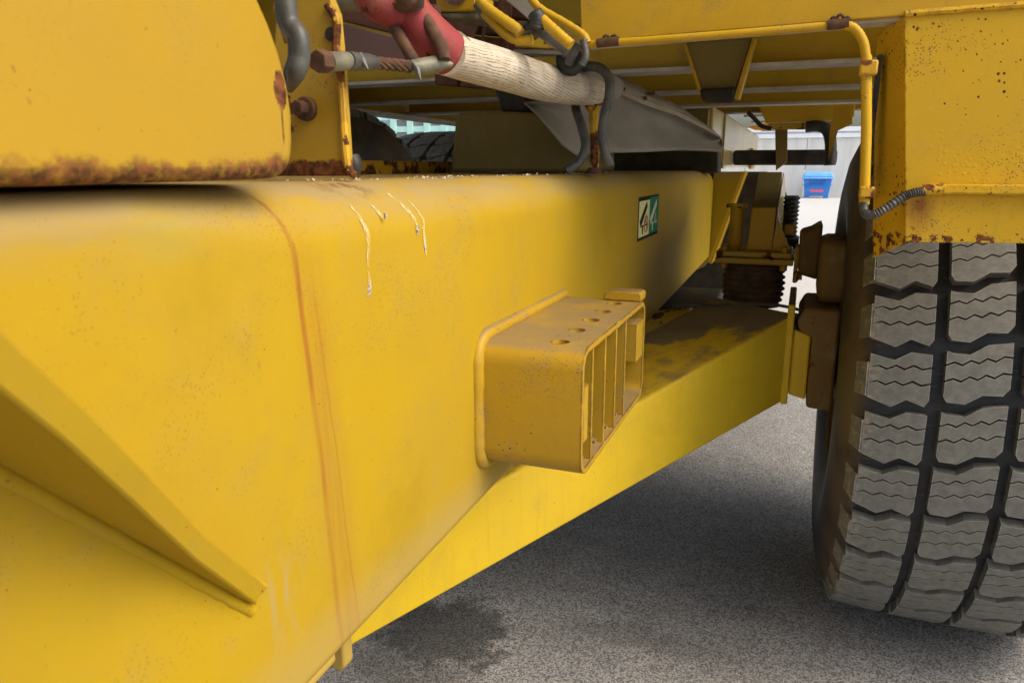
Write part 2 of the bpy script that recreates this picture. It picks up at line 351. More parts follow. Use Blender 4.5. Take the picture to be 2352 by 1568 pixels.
def asphalt():
    m, t, b = newmat('worn_asphalt')
    v = t.nodes.new('ShaderNodeTexVoronoi'); v.inputs['Scale'].default_value = 290; t.links.new(pos(t), v.inputs['Vector'])
    s = t.nodes.new('ShaderNodeSeparateColor'); t.links.new(v.outputs['Color'], s.inputs[0])
    c = mixc(t, ramp(t, s.outputs[0], .15, .9), (.13, .13, .13), (.50, .495, .49))
    c = mixc(t, ramp(t, s.outputs[1], .88, .93, 0, .9), c, (.46, .43, .40))
    c = mixc(t, ramp(t, s.outputs[2], .94, .97, 0, .6), c, (.24, .13, .10))
    c = mixc(t, ramp(t, noise(t, 520, 2), .58, .70, 0, .35), c, (.03, .03, .029))
    big = noise(t, 1.6, 5, .6)
    c = mixc(t, ramp(t, big, .3, .75, .12, 0), c, (.07, .070, .068))
    x, y, z = xyz(t)
    def blob(cx, cy, rx, ry, soft=.45):
        dx = mth(t, 'DIVIDE', mth(t, 'SUBTRACT', x, cx), rx); dy = mth(t, 'DIVIDE', mth(t, 'SUBTRACT', y, cy), ry)
        d = mth(t, 'ADD', mth(t, 'MULTIPLY', dx, dx), mth(t, 'MULTIPLY', dy, dy))
        d = mth(t, 'ADD', d, mth(t, 'MULTIPLY', mth(t, 'SUBTRACT', noise(t, 12, 8, .72), .5), 4.2))
        return ramp(t, d, 1 - soft, 1 + soft, 1, 0)
    wet = mth(t, 'MAXIMUM', blob(-.80, 1.56, .17, .15), mth(t, 'MULTIPLY', blob(-.80, 1.40, .14, .16, .8), .6))
    wet = mth(t, 'MAXIMUM', wet, mth(t, 'MULTIPLY', blob(-.30, 1.72, .20, .05, .9), .4))
    drops = mth(t, 'MULTIPLY', ramp(t, noise(t, 16, 3, .5), .63, .69), mth(t, 'MULTIPLY', blob(-.1, 1.72, .42, .24, .3), .55))
    wet = mth(t, 'MAXIMUM', wet, drops)
    hs = t.nodes.new('ShaderNodeHueSaturation'); t.links.new(c, hs.inputs['Color']); hs.inputs['Value'].default_value = .30; hs.inputs['Saturation'].default_value = 1.2
    c = mixc(t, mth(t, 'MULTIPLY', wet, .95), c, hs.outputs[0])
    c = mixc(t, ramp(t, noise(t, 5, 8, .75), .42, .66, .22, 0), c, (.085, .083, .080))
    c = mixc(t, ramp(t, noise(t, 26, 6, .75), .55, .72, 0, .35), c, (.05, .048, .045))
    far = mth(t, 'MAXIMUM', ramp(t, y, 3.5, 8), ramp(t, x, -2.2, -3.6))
    c = mixc(t, far, c, (.48, .475, .46))  # ground lightened away from the machine to paint bright open light and bounce
    t.links.new(c, b.inputs['Base Color'])
    t.links.new(ramp(t, wet, 0, 1, .85, .55), b.inputs['Roughness'])
    hgt = mth(t, 'ADD', mth(t, 'MULTIPLY', v.outputs['Distance'], -1.0), noise(t, 300, 3))
    bump(t, b, hgt, .8, .002)
    return m
M['asphalt'] = asphalt()

# ------------------------------------------------------------------ mesh helpers
class MB:
    def __init__(s): s.v = []; s.f = []; s.uv = {}
    def add(s, vs, fs):
        o = len(s.v); s.v += [tuple(p) for p in vs]; s.f += [tuple(i + o for i in f) for f in fs]; return o
    def box(s, a, b):
        (x0, y0, z0), (x1, y1, z1) = a, b
        x0, x1 = sorted((x0, x1)); y0, y1 = sorted((y0, y1)); z0, z1 = sorted((z0, z1))
        s.add([(x0, y0, z0), (x1, y0, z0), (x1, y1, z0), (x0, y1, z0), (x0, y0, z1), (x1, y0, z1), (x1, y1, z1), (x0, y1, z1)],
              [(0, 3, 2, 1), (4, 5, 6, 7), (0, 1, 5, 4), (1, 2, 6, 5), (2, 3, 7, 6), (3, 0, 4, 7)]); return s
    def prism(s, pts, off):
        """pts: planar outline (3D); extruded by vector off"""
        n = len(pts); off = Vector(off); P = [Vector(p) for p in pts]
        s.add(P + [p + off for p in P], [tuple(range(n))[::-1], tuple(range(n, 2 * n))] + [(i, (i + 1) % n, n + (i + 1) % n, n + i) for i in range(n)]); return s
    def tube(s, path, r, seg=12, cap=True, uv=False):
        P = [Vector(p) for p in path]; n = len(P); rr = r if isinstance(r, (list, tuple)) else [r] * n
        T = [(P[min(i + 1, n - 1)] - P[max(i - 1, 0)]).normalized() for i in range(n)]
        a = Vector((0, 0, 1)) if abs(T[0].z) < .9 else Vector((1, 0, 0))
        nrm = (a - T[0] * a.dot(T[0])).normalized(); vs = []
        L = 0; Ls = []
        for i in range(n):
            nrm = (nrm - T[i] * nrm.dot(T[i])).normalized(); bi = T[i].cross(nrm)
            if i: L += (P[i] - P[i - 1]).length
            Ls.append(L)
            for k in range(seg):
                an = 2 * math.pi * k / seg; ra = rr[i]; ra = ra if isinstance(ra, (tuple, list)) else (ra, ra)
                vs.append(P[i] + nrm * (math.cos(an) * ra[0]) + bi * (math.sin(an) * ra[1]))
        fs = []
        o = len(s.v)
        for i in range(n - 1):
            for k in range(seg):
                k2 = (k + 1) % seg
                fs.append((i * seg + k, i * seg + k2, (i + 1) * seg + k2, (i + 1) * seg + k))
                s.uv[len(s.f) + len(fs) - 1] = [(k / seg, Ls[i] * 2), ((k + 1) / seg, Ls[i] * 2), ((k + 1) / seg, Ls[i + 1] * 2), (k / seg, Ls[i + 1] * 2)]
        if cap: fs += [tuple(range(seg))[::-1], tuple((n - 1) * seg + k for k in range(seg))]
        s.add(vs, fs); return s
    def cyl(s, a, b, r, seg=20): return s.tube([a, b], r, seg)
    def grid(s, rows, close=False):
        n = len(rows); m = len(rows[0])
        s.add([p for r in rows for p in r], [(i * m + j, i * m + (j + 1) % m, (i + 1) * m + (j + 1) % m, (i + 1) * m + j) for i in range(n - 1) for j in range(m if close else m - 1)]); return s
    def build(s, name, mat, parent=None, bevel=0, smooth=True, seg=2, angle=40):
        me = bpy.data.meshes.new(name); me.from_pydata(s.v, [], s.f)
        if s.uv:
            ul = me.uv_layers.new(name='UVMap')
            for pi, uvs in s.uv.items():
                for li, q in zip(me.polygons[pi].loop_indices, uvs): ul.data[li].uv = q
        bm = bmesh.new(); bm.from_mesh(me); bmesh.ops.recalc_face_normals(bm, faces=bm.faces); bm.to_mesh(me); bm.free()
        me.materials.append(M[mat] if isinstance(mat, str) else mat)
        o = bpy.data.objects.new(name, me); col.objects.link(o)
        if bevel:
            md = o.modifiers.new('bevel', 'BEVEL'); md.width = bevel; md.segments = seg; md.limit_method = 'ANGLE'; md.angle_limit = R(angle)
        if smooth:
            me.shade_smooth() if hasattr(me, 'shade_smooth') else None
            me.set_sharp_from_angle(angle=R(38))
        if parent: attach(o, parent)
        return o
def attach(o, p):
    o.parent = p
    if p.type == 'EMPTY' : o.matrix_parent_inverse = Matrix.Translation(p.location).inverted()
def thing(name, loc, label, cat, group=None):
    o = bpy.data.objects.new(name, None); col.objects.link(o); o.location = loc; o.empty_display_size = .1
    o['label'] = label; o['category'] = cat
    if group: o['group'] = group
    return o
def tag(o, label, cat, group=None):
    o['label'] = label; o['category'] = cat
    if group: o['group'] = group
    return o
def struct(o): o['kind'] = 'structure'; return o
def curve(pts, n=8):
    """Catmull-Rom through points"""
    P = [Vector(p) for p in pts]; P = [P[0] * 2 - P[1]] + P + [P[-1] * 2 - P[-2]]; out = []
    for i in range(1, len(P) - 2):
        for k in range(n):
            t = k / n; a, b, c, d = P[i - 1], P[i], P[i + 1], P[i + 2]
            out.append(.5 * ((2 * b) + (c - a) * t + (2 * a - 5 * b + 4 * c - d) * t * t + (3 * b - a - 3 * c + d) * t ** 3))
    out.append(P[-2]); return out
def hexbolt(mb, base, axis, r, h, washer=0):
    axis = Vector(axis).normalized(); base = Vector(base)
    if washer: mb.tube([base, base + axis * washer], r * 1.45, 20); base = base + axis * washer
    mb.tube([base, base + axis * h], r, 6); return mb

# ================================================================== THE SETTING
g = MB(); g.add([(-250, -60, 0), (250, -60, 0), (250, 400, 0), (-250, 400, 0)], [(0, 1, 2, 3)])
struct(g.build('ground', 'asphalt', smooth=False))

# far concrete wall with its pale capping rail
WY = 33.8
wl = thing('concrete_wall', (0, WY, 0), 'long pale concrete wall with white capping standing behind the blue bin', 'wall')
k = -12.0
while k < 14:
    MB().box((k, WY, 0), (k + 2.38, WY + .2, 2.38)).build('panel', 'conc', wl, bevel=.01); k += 2.4
MB().box((-12, WY - .05, 2.385), (14.2, WY + .25, 2.56)).build('capping', 'white', wl, bevel=.01)
MB().box((-12, WY - .01, 2.565), (14.2, WY + .2, 2.62)).build('rail', 'siding', wl)
MB().box((-12, WY - .08, 2.625), (14.2, WY + .3, 2.80)).build('capping', 'white', wl, bevel=.01)

# far building with mint-green window grid
BY = 20.0
bd = thing('building', (-12, BY, 0), 'pale building with mint green window grid seen past the left tyres', 'building')
MB().box((-24, BY + .12, 0), (-3, BY + 6, 6)).build('wall', 'siding', bd)
PX = [912, 950, 989, 1027, 1066, 1105]; 
x0 = on(905, 290, 1, BY).x; dx = on(943, 290, 1, BY).x - x0
z0 = on(940, 272, 1, BY).z; dz = z0 - on(940, 300, 1, BY).z
for i in range(-1, 8):
    xx = x0 + dx * i
    MB().box((xx - .11, BY - .03, .3), (xx + .07, BY + .10, 4.4)).build('mullion', 'mint', bd)
for j in range(-5, 4):
    zz = z0 - .02 - dz * j
    MB().box((x0 - dx, BY, zz - .02), (x0 + dx * 7, BY + .09, zz + .14)).build('transom', 'mint', bd)
pane_me = None
for i in range(-0, 7):
    for j in range(-3, 3):
        xx = x0 + dx * i; zz = z0 - .02 - dz * j
        MB().box((xx + .07, BY + .05, zz - dz + .14), (xx + dx - .11, BY + .10, zz - .02)).build('pane', 'pane', bd, smooth=False)
MB().box((x0 - dx - .9, BY - .02, 0), (x0 - dx - .11, BY + .10, 5)).build('post', 'mint', bd)
for i in range(6):
    MB().box((x0 - dx - 3.0 - i * 1.5, BY + .04, 0), (x0 - dx - 2.92 - i * 1.5, BY + .11, 5)).build('cladding_joint', 'white', bd)

# blue sand bin
bx, bz = .50, 1.0
bn = thing('sand_bin', (bx, 33, 0), 'bright blue plastic sand bin with lid standing by the concrete wall', 'bin')
def frust(a0, a1, y0, y1, z0, z1, b0, b1):
    m = MB(); m.add([(a0, 33 - y0, z0), (a1, 33 - y0, z0), (a1, 33 + y0, z0), (a0, 33 + y0, z0), (b0, 33 - y1, z1), (b1, 33 - y1, z1), (b1, 33 + y1, z1), (b0, 33 + y1, z1)],
                    [(0, 3, 2, 1), (4, 5, 6, 7), (0, 1, 5, 4), (1, 2, 6, 5), (2, 3, 7, 6), (3, 0, 4, 7)]); return m
frust(bx - .44, bx + .44, .28, .36, .09, .74, bx - .53, bx + .53).build('body', 'blue', bn, bevel=.02)
frust(bx - .55, bx + .55, .38, .38, .50, .53, bx - .55, bx + .55).build('rib', 'blue', bn, bevel=.01)
frust(bx - .60, bx + .60, .42, .40, .75, .84, bx - .60, bx + .60).build('lid', 'bluelid', bn, bevel=.03)
frust(bx - .58, bx + .58, .40, .30, .842, 1.02, bx - .50, bx + .50).build('lid_top', 'bluelid', bn, bevel=.04)
for s in (-1, 1):
    frust(bx + s * .36 - .09, bx + s * .36 + .09, .26, .27, 0, .088, bx + s * .36 - .09, bx + s * .36 + .09).build('foot', 'blue', bn, bevel=.01)
MB().box((bx - .25, 33 - .33, .24), (bx + .25, 33 - .315, .34)).build('label', 'pink', bn)
tx = bpy.data.curves.new('lettering', 'FONT'); tx.body = 'SAND'; tx.size = .24; tx.extrude = .006; tx.align_x = 'CENTER'
to = bpy.data.objects.new('lettering', tx); to.location = (bx, 33 - .385, .545); to.rotation_euler = (R(90), 0, 0)
col.objects.link(to); tx.materials.append(M['bluedark'])
dg = bpy.context.evaluated_depsgraph_get(); dg.update()
tm = bpy.data.meshes.new_from_object(to.evaluated_get(dg)); mw = to.matrix_world.copy()
mw = Matrix.Translation(to.location) @ to.rotation_euler.to_matrix().to_4x4()
bpy.data.objects.remove(to); tm.transform(mw)
to = bpy.data.objects.new('lettering', tm); col.objects.link(to); attach(to, bn)

# ================================================================== THE MACHINE
V = thing('heavy_machine', (-.6, 2.05, 0), 'large weathered yellow machine with box beams and big tyres, seen from beneath', 'machine')

# --- main beam : rounded box section
def beam_rows(Ys, zb):
    rows = []
    for y in Ys:
        b = zb(y); pr = []
        rr, rb, x1, x0 = .026 + .036 * max(0, min(1, (y - .36) / .16)), .018, -.4, -.92
        for i in range(9):
            a = math.pi / 2 * i / 8; pr.append((x1 - rr + rr * math.sin(a), 1.186 - rr + rr * math.cos(a)))
        for i in range(6):
            a = math.pi / 2 * i / 5; pr.append((x1 - rb + rb * math.cos(a), b + rb - rb * math.sin(a)))
        for i in range(5):
            a = math.pi / 2 * i / 4; pr.append((x0 + rb - rb * math.sin(a), b + rb - rb * math.cos(a)))
        for i in range(6):
            a = math.pi / 2 * i / 5; pr.append((x0 + rr - rr * math.cos(a), 1.186 - rr + rr * math.sin(a)))
        rows.append([(px, y, pz) for px, pz in pr])
    return rows
zb = lambda y: .705 + .018 * y
mb = MB(); rows = beam_rows([-.7, 0, .25, .36, .40, .44, .48, .52, .6, .8, 1.0, 1.3, 1.7, 2.2, 2.8, 3.4, 3.68], zb); mb.grid(rows, True)
mb.add(rows[0], [tuple(range(len(rows[0])))]); mb.add(rows[-1], [tuple(range(len(rows[-1])))])
beam = mb.build('main_beam', 'beam', V, angle=60)
# end gusset turned outward at the far end of the beam
MB().prism([on(1641, 396, 1, 3.70), on(1706, 394, 1, 3.70), on(1690, 440, 1, 3.7), on(1627, 598, 1, 3.70), on(1618, 612, 1, 3.7), on(1600, 620, 1, 3.70)], (0, .02, 0)).build('gusset', 'beam', V)
MB().prism([on(1706, 394, 1, 3.722), on(1712, 396, 1, 3.722), on(1634, 606, 1, 3.722), on(1626, 603, 1, 3.722)], (0, .25, 0)).build('gusset', 'frame', V)

# --- big gusset rib on the near side
def rib_x(px, py):
    A = Vector((.25, 1.045)); n = Vector((-.205, -.19)); r = fw + rt * ((px - CX) / F) - up * ((py - CY) / F)
    t = ((A.x - 0) * n.x + (A.y - 1.2) * n.y) / (r.y * n.x + r.z * n.y); return CAM + r * t
tipB = Vector((-.4, .447, .832))
O = [rib_x(0, 895), rib_x(150, 1015), rib_x(300, 1150), rib_x(450, 1288), rib_x(542, 1374)]
dirn = (O[3] - O[0]).normalized()
O = [O[0] - dirn * .25] + O
nrm = Vector((0, .19, .205)).normalized() if False else Vector((0, .734, .679)).normalized()
nn = Vector((0, (1.045 - .84), (.44 - .25))).normalized()      # normal of the plate, up and away
Bp = [Vector((-.402, o.y, o.z)) for o in O]
t_ = .017
mb = MB()
outer = O; base = Bp
secs = []
for kk, o_ in enumerate(outer):
    xo = max(o_.x, -.389); bb = Vector((-.404, o_.y, o_.z)); oo = Vector((xo, o_.y, o_.z))
    secs.append([bb, oo, oo + nn * t_, bb + nn * t_])
e0 = outer[-1] + Vector((0, .004, -.0044)); secs.append([Vector((-.404, e0.y, e0.z)), Vector((-.391, e0.y, e0.z)), Vector((-.391, e0.y, e0.z)) + nn * t_ * .9, Vector((-.404, e0.y, e0.z)) + nn * t_ * .8])
mb.grid(secs, True); mb.add(secs[0], [(0, 1, 2, 3)]); mb.add(secs[-1], [(0, 1, 2, 3)])
mb.build('gusset_rib', 'beam', V, bevel=.002)
# weld bead along the lower side of the rib
wb = [Vector((-.402, b.y, b.z)) - nn * .003 for b in base]
pts = []
for i in range(60):
    f = i / 59; q = wb[0].lerp(wb[-1] + Vector((0, .012, -.014)), f); pts.append(q + Vector((0, 0, random.uniform(-.0008, .0008))))
MB().tube(pts, [(.0075 - .002 * i / 60 + random.uniform(-.0004, .0004)) for i in range(len(pts))], 10).build('weld_bead', 'beam', V)
wb2 = [Vector((-.401, b.y, b.z)) + nn * (t_ + .001) for b in base]
MB().tube([wb2[0], wb2[-1] + Vector((0, .012, -.014))], .005, 8).build('weld_bead', 'beam', V)

# --- body side panel at upper left
prof = [(-.9, 1.190), (.30, 1.190)]
for px_, py_ in ((600, 413), (640, 410), (660, 402), (673, 385), (679, 355), (681, 325), (679, 260), (669, 195), (650, 120), (627, 55), (603, 0)):
    q_ = on(px_, py_, 0, -.385); prof.append((q_.y, max(q_.z, 1.1895)))
prof += [(.40, 1.45), (.30, 1.80), (-.9, 1.80)]
mb = MB(); mb.prism([(-.385, y, z) for y, z in prof], (-.30, 0, 0))
mb.build('side_panel', 'panel', V, bevel=.010, seg=4, angle=50)
MB().box((-.66, -.9, 1.1872), (-.47, .40, 1.30)).build('gap_filler', 'dark', V)  # added dark filler painting the shade in the gap under the panel

# --- mounting bracket : rounded tube with five holes, ribs and tabs
YA, YB, ZA, ZB = .905, 1.322, .787, .968
def rrect(y0, y1, z0, z1, r, x, n=6):
    out = []
    for cy, cz, a0 in ((y1 - r, z1 - r, 0), (y0 + r, z1 - r, 90), (y0 + r, z0 + r, 180), (y1 - r, z0 + r, 270)):
        for i in range(n + 1):
            a = R(a0 + 90 * i / n); out.append((x, cy + r * math.cos(a), cz + r * math.sin(a)))
    return out
mb = MB(); wt = .009
ou = [rrect(YA, YB, ZA, ZB, .030, x) for x in (-.405, -.25)]
inn = [rrect(YA + wt, YB - wt, ZA + wt, ZB - wt, .021, x) for x in (-.25, -.405)]
mb.grid([ou[0], ou[1], inn[0], inn[1], ou[0]], True)
sleeve = mb.build('mounting_bracket', 'bracket', V, bevel=.0012, angle=50)
cut = MB()
for yy in (.944, 1.024, 1.103, 1.180, 1.259): cut.cyl((-.293, yy, .94), (-.293, yy, 1.0), .0125, 24)
co = cut.build('hole_cutter', 'dark'); 
# merge doubled verts, then cut the holes for real
bm = bmesh.new(); bm.from_mesh(sleeve.data); bmesh.ops.remove_doubles(bm, verts=bm.verts, dist=1e-5); bmesh.ops.recalc_face_normals(bm, faces=bm.faces); bm.to_mesh(sleeve.data); bm.free()
sleeve.modifiers.clear()
bo = sleeve.modifiers.new('holes', 'BOOLEAN'); bo.operation = 'DIFFERENCE'; bo.object = co; bo.solver = 'EXACT'
dg = bpy.context.evaluated_depsgraph_get(); dg.update()
nm = bpy.data.meshes.new_from_object(sleeve.evaluated_get(dg)); sleeve.modifiers.clear(); sleeve.data = nm
bpy.data.objects.remove(co)
md = sleeve.modifiers.new('bevel', 'BEVEL'); md.width = .0012; md.segments = 2; md.limit_method = 'ANGLE'; md.angle_limit = R(50)
nm.shade_smooth(); nm.set_sharp_from_angle(angle=R(38))
for yy in (.965, 1.036, 1.105, 1.172):
    p = MB().box((-.405, yy - .003, ZA + wt - .001), (-.2515, yy + .003, ZB - wt + .001)).build('divider_plate', 'bracket', V, bevel=.001)
    attach(p, sleeve)
    q = MB().tube([(-.40, yy, ZA + wt + .0005), (-.262, yy, ZA + wt + .0005)], [(.004, .010), (.006, .012)], 10).build('weld_bead', 'bracket', V); attach(q, sleeve)
q = MB().box((-.258, YA + .0105, .835), (-.2505, YA + .034, .915)).build('tab', 'bracket', V, bevel=.001); attach(q, sleeve)
q = MB().box((-.30, 1.255, .865), (-.2505, YB - wt - .002, .935)).build('tab', 'bracket', V, bevel=.0015); attach(q, sleeve)
q = MB().prism([(-.32, 1.285, .9685), (-.252, 1.285, .9685), (-.252, 1.285, .981), (-.256, 1.285, .985), (-.312, 1.285, .985), (-.32, 1.285, .979)], (0, .045, 0)).build('stop_block', 'bracket', V, bevel=.002); attach(q, sleeve)
# weld collar round the bracket's foot
ring = rrect(YA - .004, YB + .004, ZA - .004, ZB + .004, .034, -.400, 10); pts = []
for i in range(len(ring)):
    a = Vector(ring[i]); b = Vector(ring[(i + 1) % len(ring)]); n = max(1, int((b - a).length / .008))
    for k in range(n): pts.append(a.lerp(b, k / n))
pts.append(pts[0])
q = MB().tube(pts, [(.0105 + random.uniform(-.0007, .0007)) for _ in pts], 10, cap=False).build('weld_bead', 'bracket', V); attach(q, sleeve)

# --- suspension arm going down under the beam
Rb, Lb = Vector((.005, 2.04, .592)), Vector((-.90, .96, .205))
u = (Lb - Rb); uh = Vector((u.x, u.y, 0)).normalized(); perp = Vector((uh.y, -uh.x, 0))
if perp.y < 0: perp = -perp
def armsec(f, h, wd, r=.012):
    c = Rb + u * f
    pr = []
    for cw, cz, a0 in ((wd - r, h - r, 0), (r, h - r, 90), (r, r, 180), (wd - r, r, 270)):
        for i in range(4):
            a = R(a0 + 30 * i); pr.append(c + perp * (cw + r * math.cos(a)) + Vector((0, 0, cz + r * math.sin(a))))
    return pr
rows = [armsec(f, .235 - .065 * f, .30 - .02 * f) for f in (0, .1, .25, .45, .65, .85, 1)]
mb = MB(); mb.grid(rows, True); mb.add(rows[0], [tuple(range(16))]); mb.add(rows[-1], [tuple(range(16))])
mb.build('suspension_arm', 'arm', V)
# end flange, hub bracket, knuckle
MB().box((-.012, 2.02, .585), (.006, 2.34, .855)).build('end_flange', 'arm', V, bevel=.004)
MB().prism([(.0062, 2.03, .61), (.050, 2.03, .60), (.050, 2.03, .775), (.0062, 2.03, .79)], (0, .25, 0)).build('hub_bracket', 'arm', V, bevel=.006)
MB().prism([(.052, 2.01, .585), (.115, 2.01, .58), (.115, 2.01, .85), (.030, 2.01, .85), (.013, 2.01, .815), (.020, 2.01, .79), (.052, 2.01, .775)], (0, .27, 0)).build('knuckle', 'hub', V, bevel=.008)
MB().box((.055, 2.06, .855), (.13, 2.30, 1.02)).build('knuckle', 'hub', V, bevel=.02)
MB().prism([(.005, 2.28, .90), (.06, 2.28, .885), (.06, 2.28, 1.05), (.03, 2.28, 1.03), (.0, 2.28, 1.02)], (0, .15, 0)).build('knuckle', 'hub', V, bevel=.01)

# --- air spring, its clamp plates and tower
BC = Vector((-.122, 2.40, 0))
rows = []
for i in range(49):
    f = i / 48; z = .785 + (.918 - .785) * f
    r = .090 + .0045 * math.cos(f * 2 * math.pi * 7.5) - .010 * abs(f - .5) ** 2 * 4
    rows.append([(BC.x + r * math.cos(2 * math.pi * k / 40), BC.y + r * math.sin(2 * math.pi * k / 40), z) for k in range(40)])
MB().grid(rows, True).build('air_spring', 'springrust', V, angle=80)
MB().box((BC.x - .110, 2.30, .920), (BC.x + .112, 2.52, .938)).build('clamp_plate', 'chipped', V, bevel=.003)
MB().box((BC.x - .108, 2.302, .9405), (BC.x + .106, 2.52, .957)).build('clamp_plate', 'chipped', V, bevel=.003)
for xx in (-.085, .085):
    b = MB(); hexbolt(b, (BC.x + xx, 2.32, .957), (0, 0, 1), .011, .014); b.build('bolt', 'chipped', V)
    b = MB(); hexbolt(b, (BC.x + xx, 2.32, .919), (0, 0, -1), .011, .016); b.build('bolt', 'chipped', V)
MB().box((BC.x + .1135, 2.31, .87), (BC.x + .126, 2.42, .975)).build('side_plate', 'chipped', V, bevel=.003)
for zz in (.888, .925, .955):
    b = MB(); hexbolt(b, (BC.x + .126, 2.33, zz), (1, 0, 0), .011, .010, .003); b.build('bolt', 'chipped', V)
TX0, TX1 = -.165, -.085
MB().prism([(TX0 + .02, 2.34, .958), (TX1 + .012, 2.34, .958), (TX1 + .016, 2.34, 1.085), (TX0 + .026, 2.34, 1.085)], (0, .12, 0)).build('spring_tower', 'frame', V, bevel=.003)
A = [Vector((TX0 + .026, 2.341, 1.087)), Vector((TX1 + .016, 2.341, 1.087)), on(1797, 395, 1, 2.85), on(1742, 395, 1, 2.85)]
MB().prism(A, (0, .06, -.10)).build('spring_tower', 'olive', V, bevel=.003)
MB().cyl((-.185, 2.40, .958), (-.185, 2.40, 1.08), .020).build('damper', 'frame', V)
MB().cyl((-.185, 2.40, 1.081), (-.185, 2.40, 1.092), .032).build('damper_cap', 'chipped', V)
MB().prism([(-.072, 2.345, .958), (-.020, 2.345, .958), (-.066, 2.345, 1.06)], (0, .015, 0)).build('gusset', 'frame', V)
MB().box((-.045, 2.40, 1.0), (-.012, 2.46, 1.03)).build('lug', 'frame', V, bevel=.006)
MB().prism([A[1] + Vector((.002, 0, 0)), on(1799, 397, 1, 2.85), on(1803, 430, 1, 2.85), on(1790, 560, 1, 2.6), Vector((TX1 + .018, 2.345, 1.0))], (.003, 0, 0)).build('tower_lit_side', 'faded_lit', V)  # pale plate painting the bright reflection on the tower's side
# dark coil behind the tower
ct = on(1812, 540, 1, 2.75); rows = []
for i in range(60):
    r_ = .022 + (.005 if i % 4 < 2 else 0)
    rows.append([(ct.x + r_ * math.cos(2 * math.pi * q / 20), 2.75 + r_ * math.sin(2 * math.pi * q / 20), .90 + .0035 * i) for q in range(20)])
MB().grid(rows, True).build('rubber_gaiter', 'black', V)
MB().box((-.10, 2.70, .93), (.0, 2.84, .965)).build('coil_seat', 'dark', V, bevel=.005)
MB().prism([on(1800, 430, 1, 2.9), on(1830, 520, 1, 2.9), on(1826, 600, 1, 2.9), on(1790, 600, 1, 2.9), on(1780, 500, 1, 2.9)], (0, .08, 0)).build('stop_bracket', 'dark', V, bevel=.004)
# hanging brake pipe
MB().tube(curve([on(1545, 702, 1, 2.2), on(1650, 699, 1, 2.15), on(1740, 698, 1, 2.1), on(1800, 703, 1, 2.06), on(1875, 722, 1, 2.05)]), .0042, 8).build('brake_pipe', 'hose', V)
# pad welded on the arm end
# shadowy equipment under the beam end
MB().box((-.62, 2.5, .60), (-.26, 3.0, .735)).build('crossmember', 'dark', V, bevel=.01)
MB().tube([(-.9, 2.35, .62), (-.28, 2.25, .74)], .05).build('tie_rod', 'chipped', V)
MB().tube([(-.30, 1.96, .70), (-.285, 1.98, .60), (-.28, 2.0, .50)], .006).build('brake_pipe', 'black', V)
# tabs hanging from the underside of the beam
MB().prism([(-.425, .593, .725), (-.425, .593, .668), (-.432, .593, .660), (-.47, .593, .675), (-.47, .593, .725)], (0, .018, 0)).build('hanging_tab', 'beam', V, bevel=.003)
MB().tube([(-.418, -.3, .708), (-.418, .2, .706), (-.418, .5, .709), (-.418, .555, .711)], .010, 10).build('weld_bead', 'beam', V)

# --- tyres
TR, TY, TC = .660, 2.25, .411
def cyl_pt(xc, v, r, x): a = v / TR; return (x, -r * math.cos(a), r * math.sin(a))      # v up along the tread; faces -Y at v=0
def block_mesh(name, poly_rows, x0, depth=.026, mirror=False, lug=False, wd=.51):
    """poly_rows: list of polygons in (u,v)"""
    vs, fs = [], []
    for poly in poly_rows:
        n = len(poly); o = len(vs)
        for lev in (0, 1):
            for (uu, vv) in poly:
                x = x0 + uu; q = (x - TC) / (wd / 2)
                rr = TR - .010 * max(0, abs(q) - .3) ** 2 * 2 - (depth if lev else 0)
                vs.append(cyl_pt(0, vv, rr, x))
        fs.append(tuple(range(o, o + n))); fs.append(tuple(range(o + n, o + 2 * n))[::-1])
        fs += [(o + i, o + n + i, o + n + (i + 1) % n, o + (i + 1) % n) for i in range(n)]
    if lug:   # shoulder lug running down the sidewall
        o = len(vs); sg = -1 if not mirror else 1
        xe = x0 if not mirror else x0 + lug
        for v in (.012, .082):
            for (dx_, rr) in ((.004, TR - .010), (.026, .590), (.004, .560), (-.02, .600), (-.02, TR - .02)):
                vs.append(cyl_pt(0, v, rr, xe + sg * dx_))
        fs += [(o, o + 1, o + 2, o + 3, o + 4), (o + 9, o + 8, o + 7, o + 6, o + 5)] + [(o + i, o + 5 + i, o + 5 + (i + 1) % 5, o + (i + 1) % 5) for i in range(5)]
    me = bpy.data.meshes.new(name); me.from_pydata(vs, [], fs)
    bm = bmesh.new(); bm.from_mesh(me); bmesh.ops.triangulate(bm, faces=[f for f in bm.faces if len(f.verts) > 4]); bmesh.ops.recalc_face_normals(bm, faces=bm.faces); bm.to_mesh(me); bm.free()
    me.materials.append(M['tread']); return me
def zig(W, v0, slope, amp, n=7):
    return [(W * i / n, v0 + slope * i / n + (amp if i % 2 else -amp) * (0 if i in (0, n) else 1)) for i in range(n + 1)]
def split(bot, top, W, s1, s2, g=.0020):
    """cut the block outline in three along two zig-zag sipes"""
    lo = bot + [(a, b - g) for a, b in s1[::-1]]
    mid = [(a, b + g) for a, b in s1] + [(a, b - g) for a, b in s2[::-1]]
    hi = [(a, b + g) for a, b in s2] + top[::-1]
    return [lo, mid, hi]
WA = .110
botA = [(0, .010), (.40 * WA, -.006), (.64 * WA, .012), (.93 * WA, .001), (WA, .014)]
topA = [(0, .100), (.40 * WA, .090), (.66 * WA, .108), (WA, .106)]
A_ = split(botA, topA, WA, zig(WA, .040, .008, .0038), zig(WA, .072, .008, .0038))
botB = [(0, .008), (.06 * WA, -.003), (.34 * WA, -.004), (.60 * WA, .017), (.90 * WA, .019), (WA, .034)]
topB = [(0, .098), (.08 * WA, .095), (.36 * WA, .094), (.62 * WA, .115), (WA, .123)]
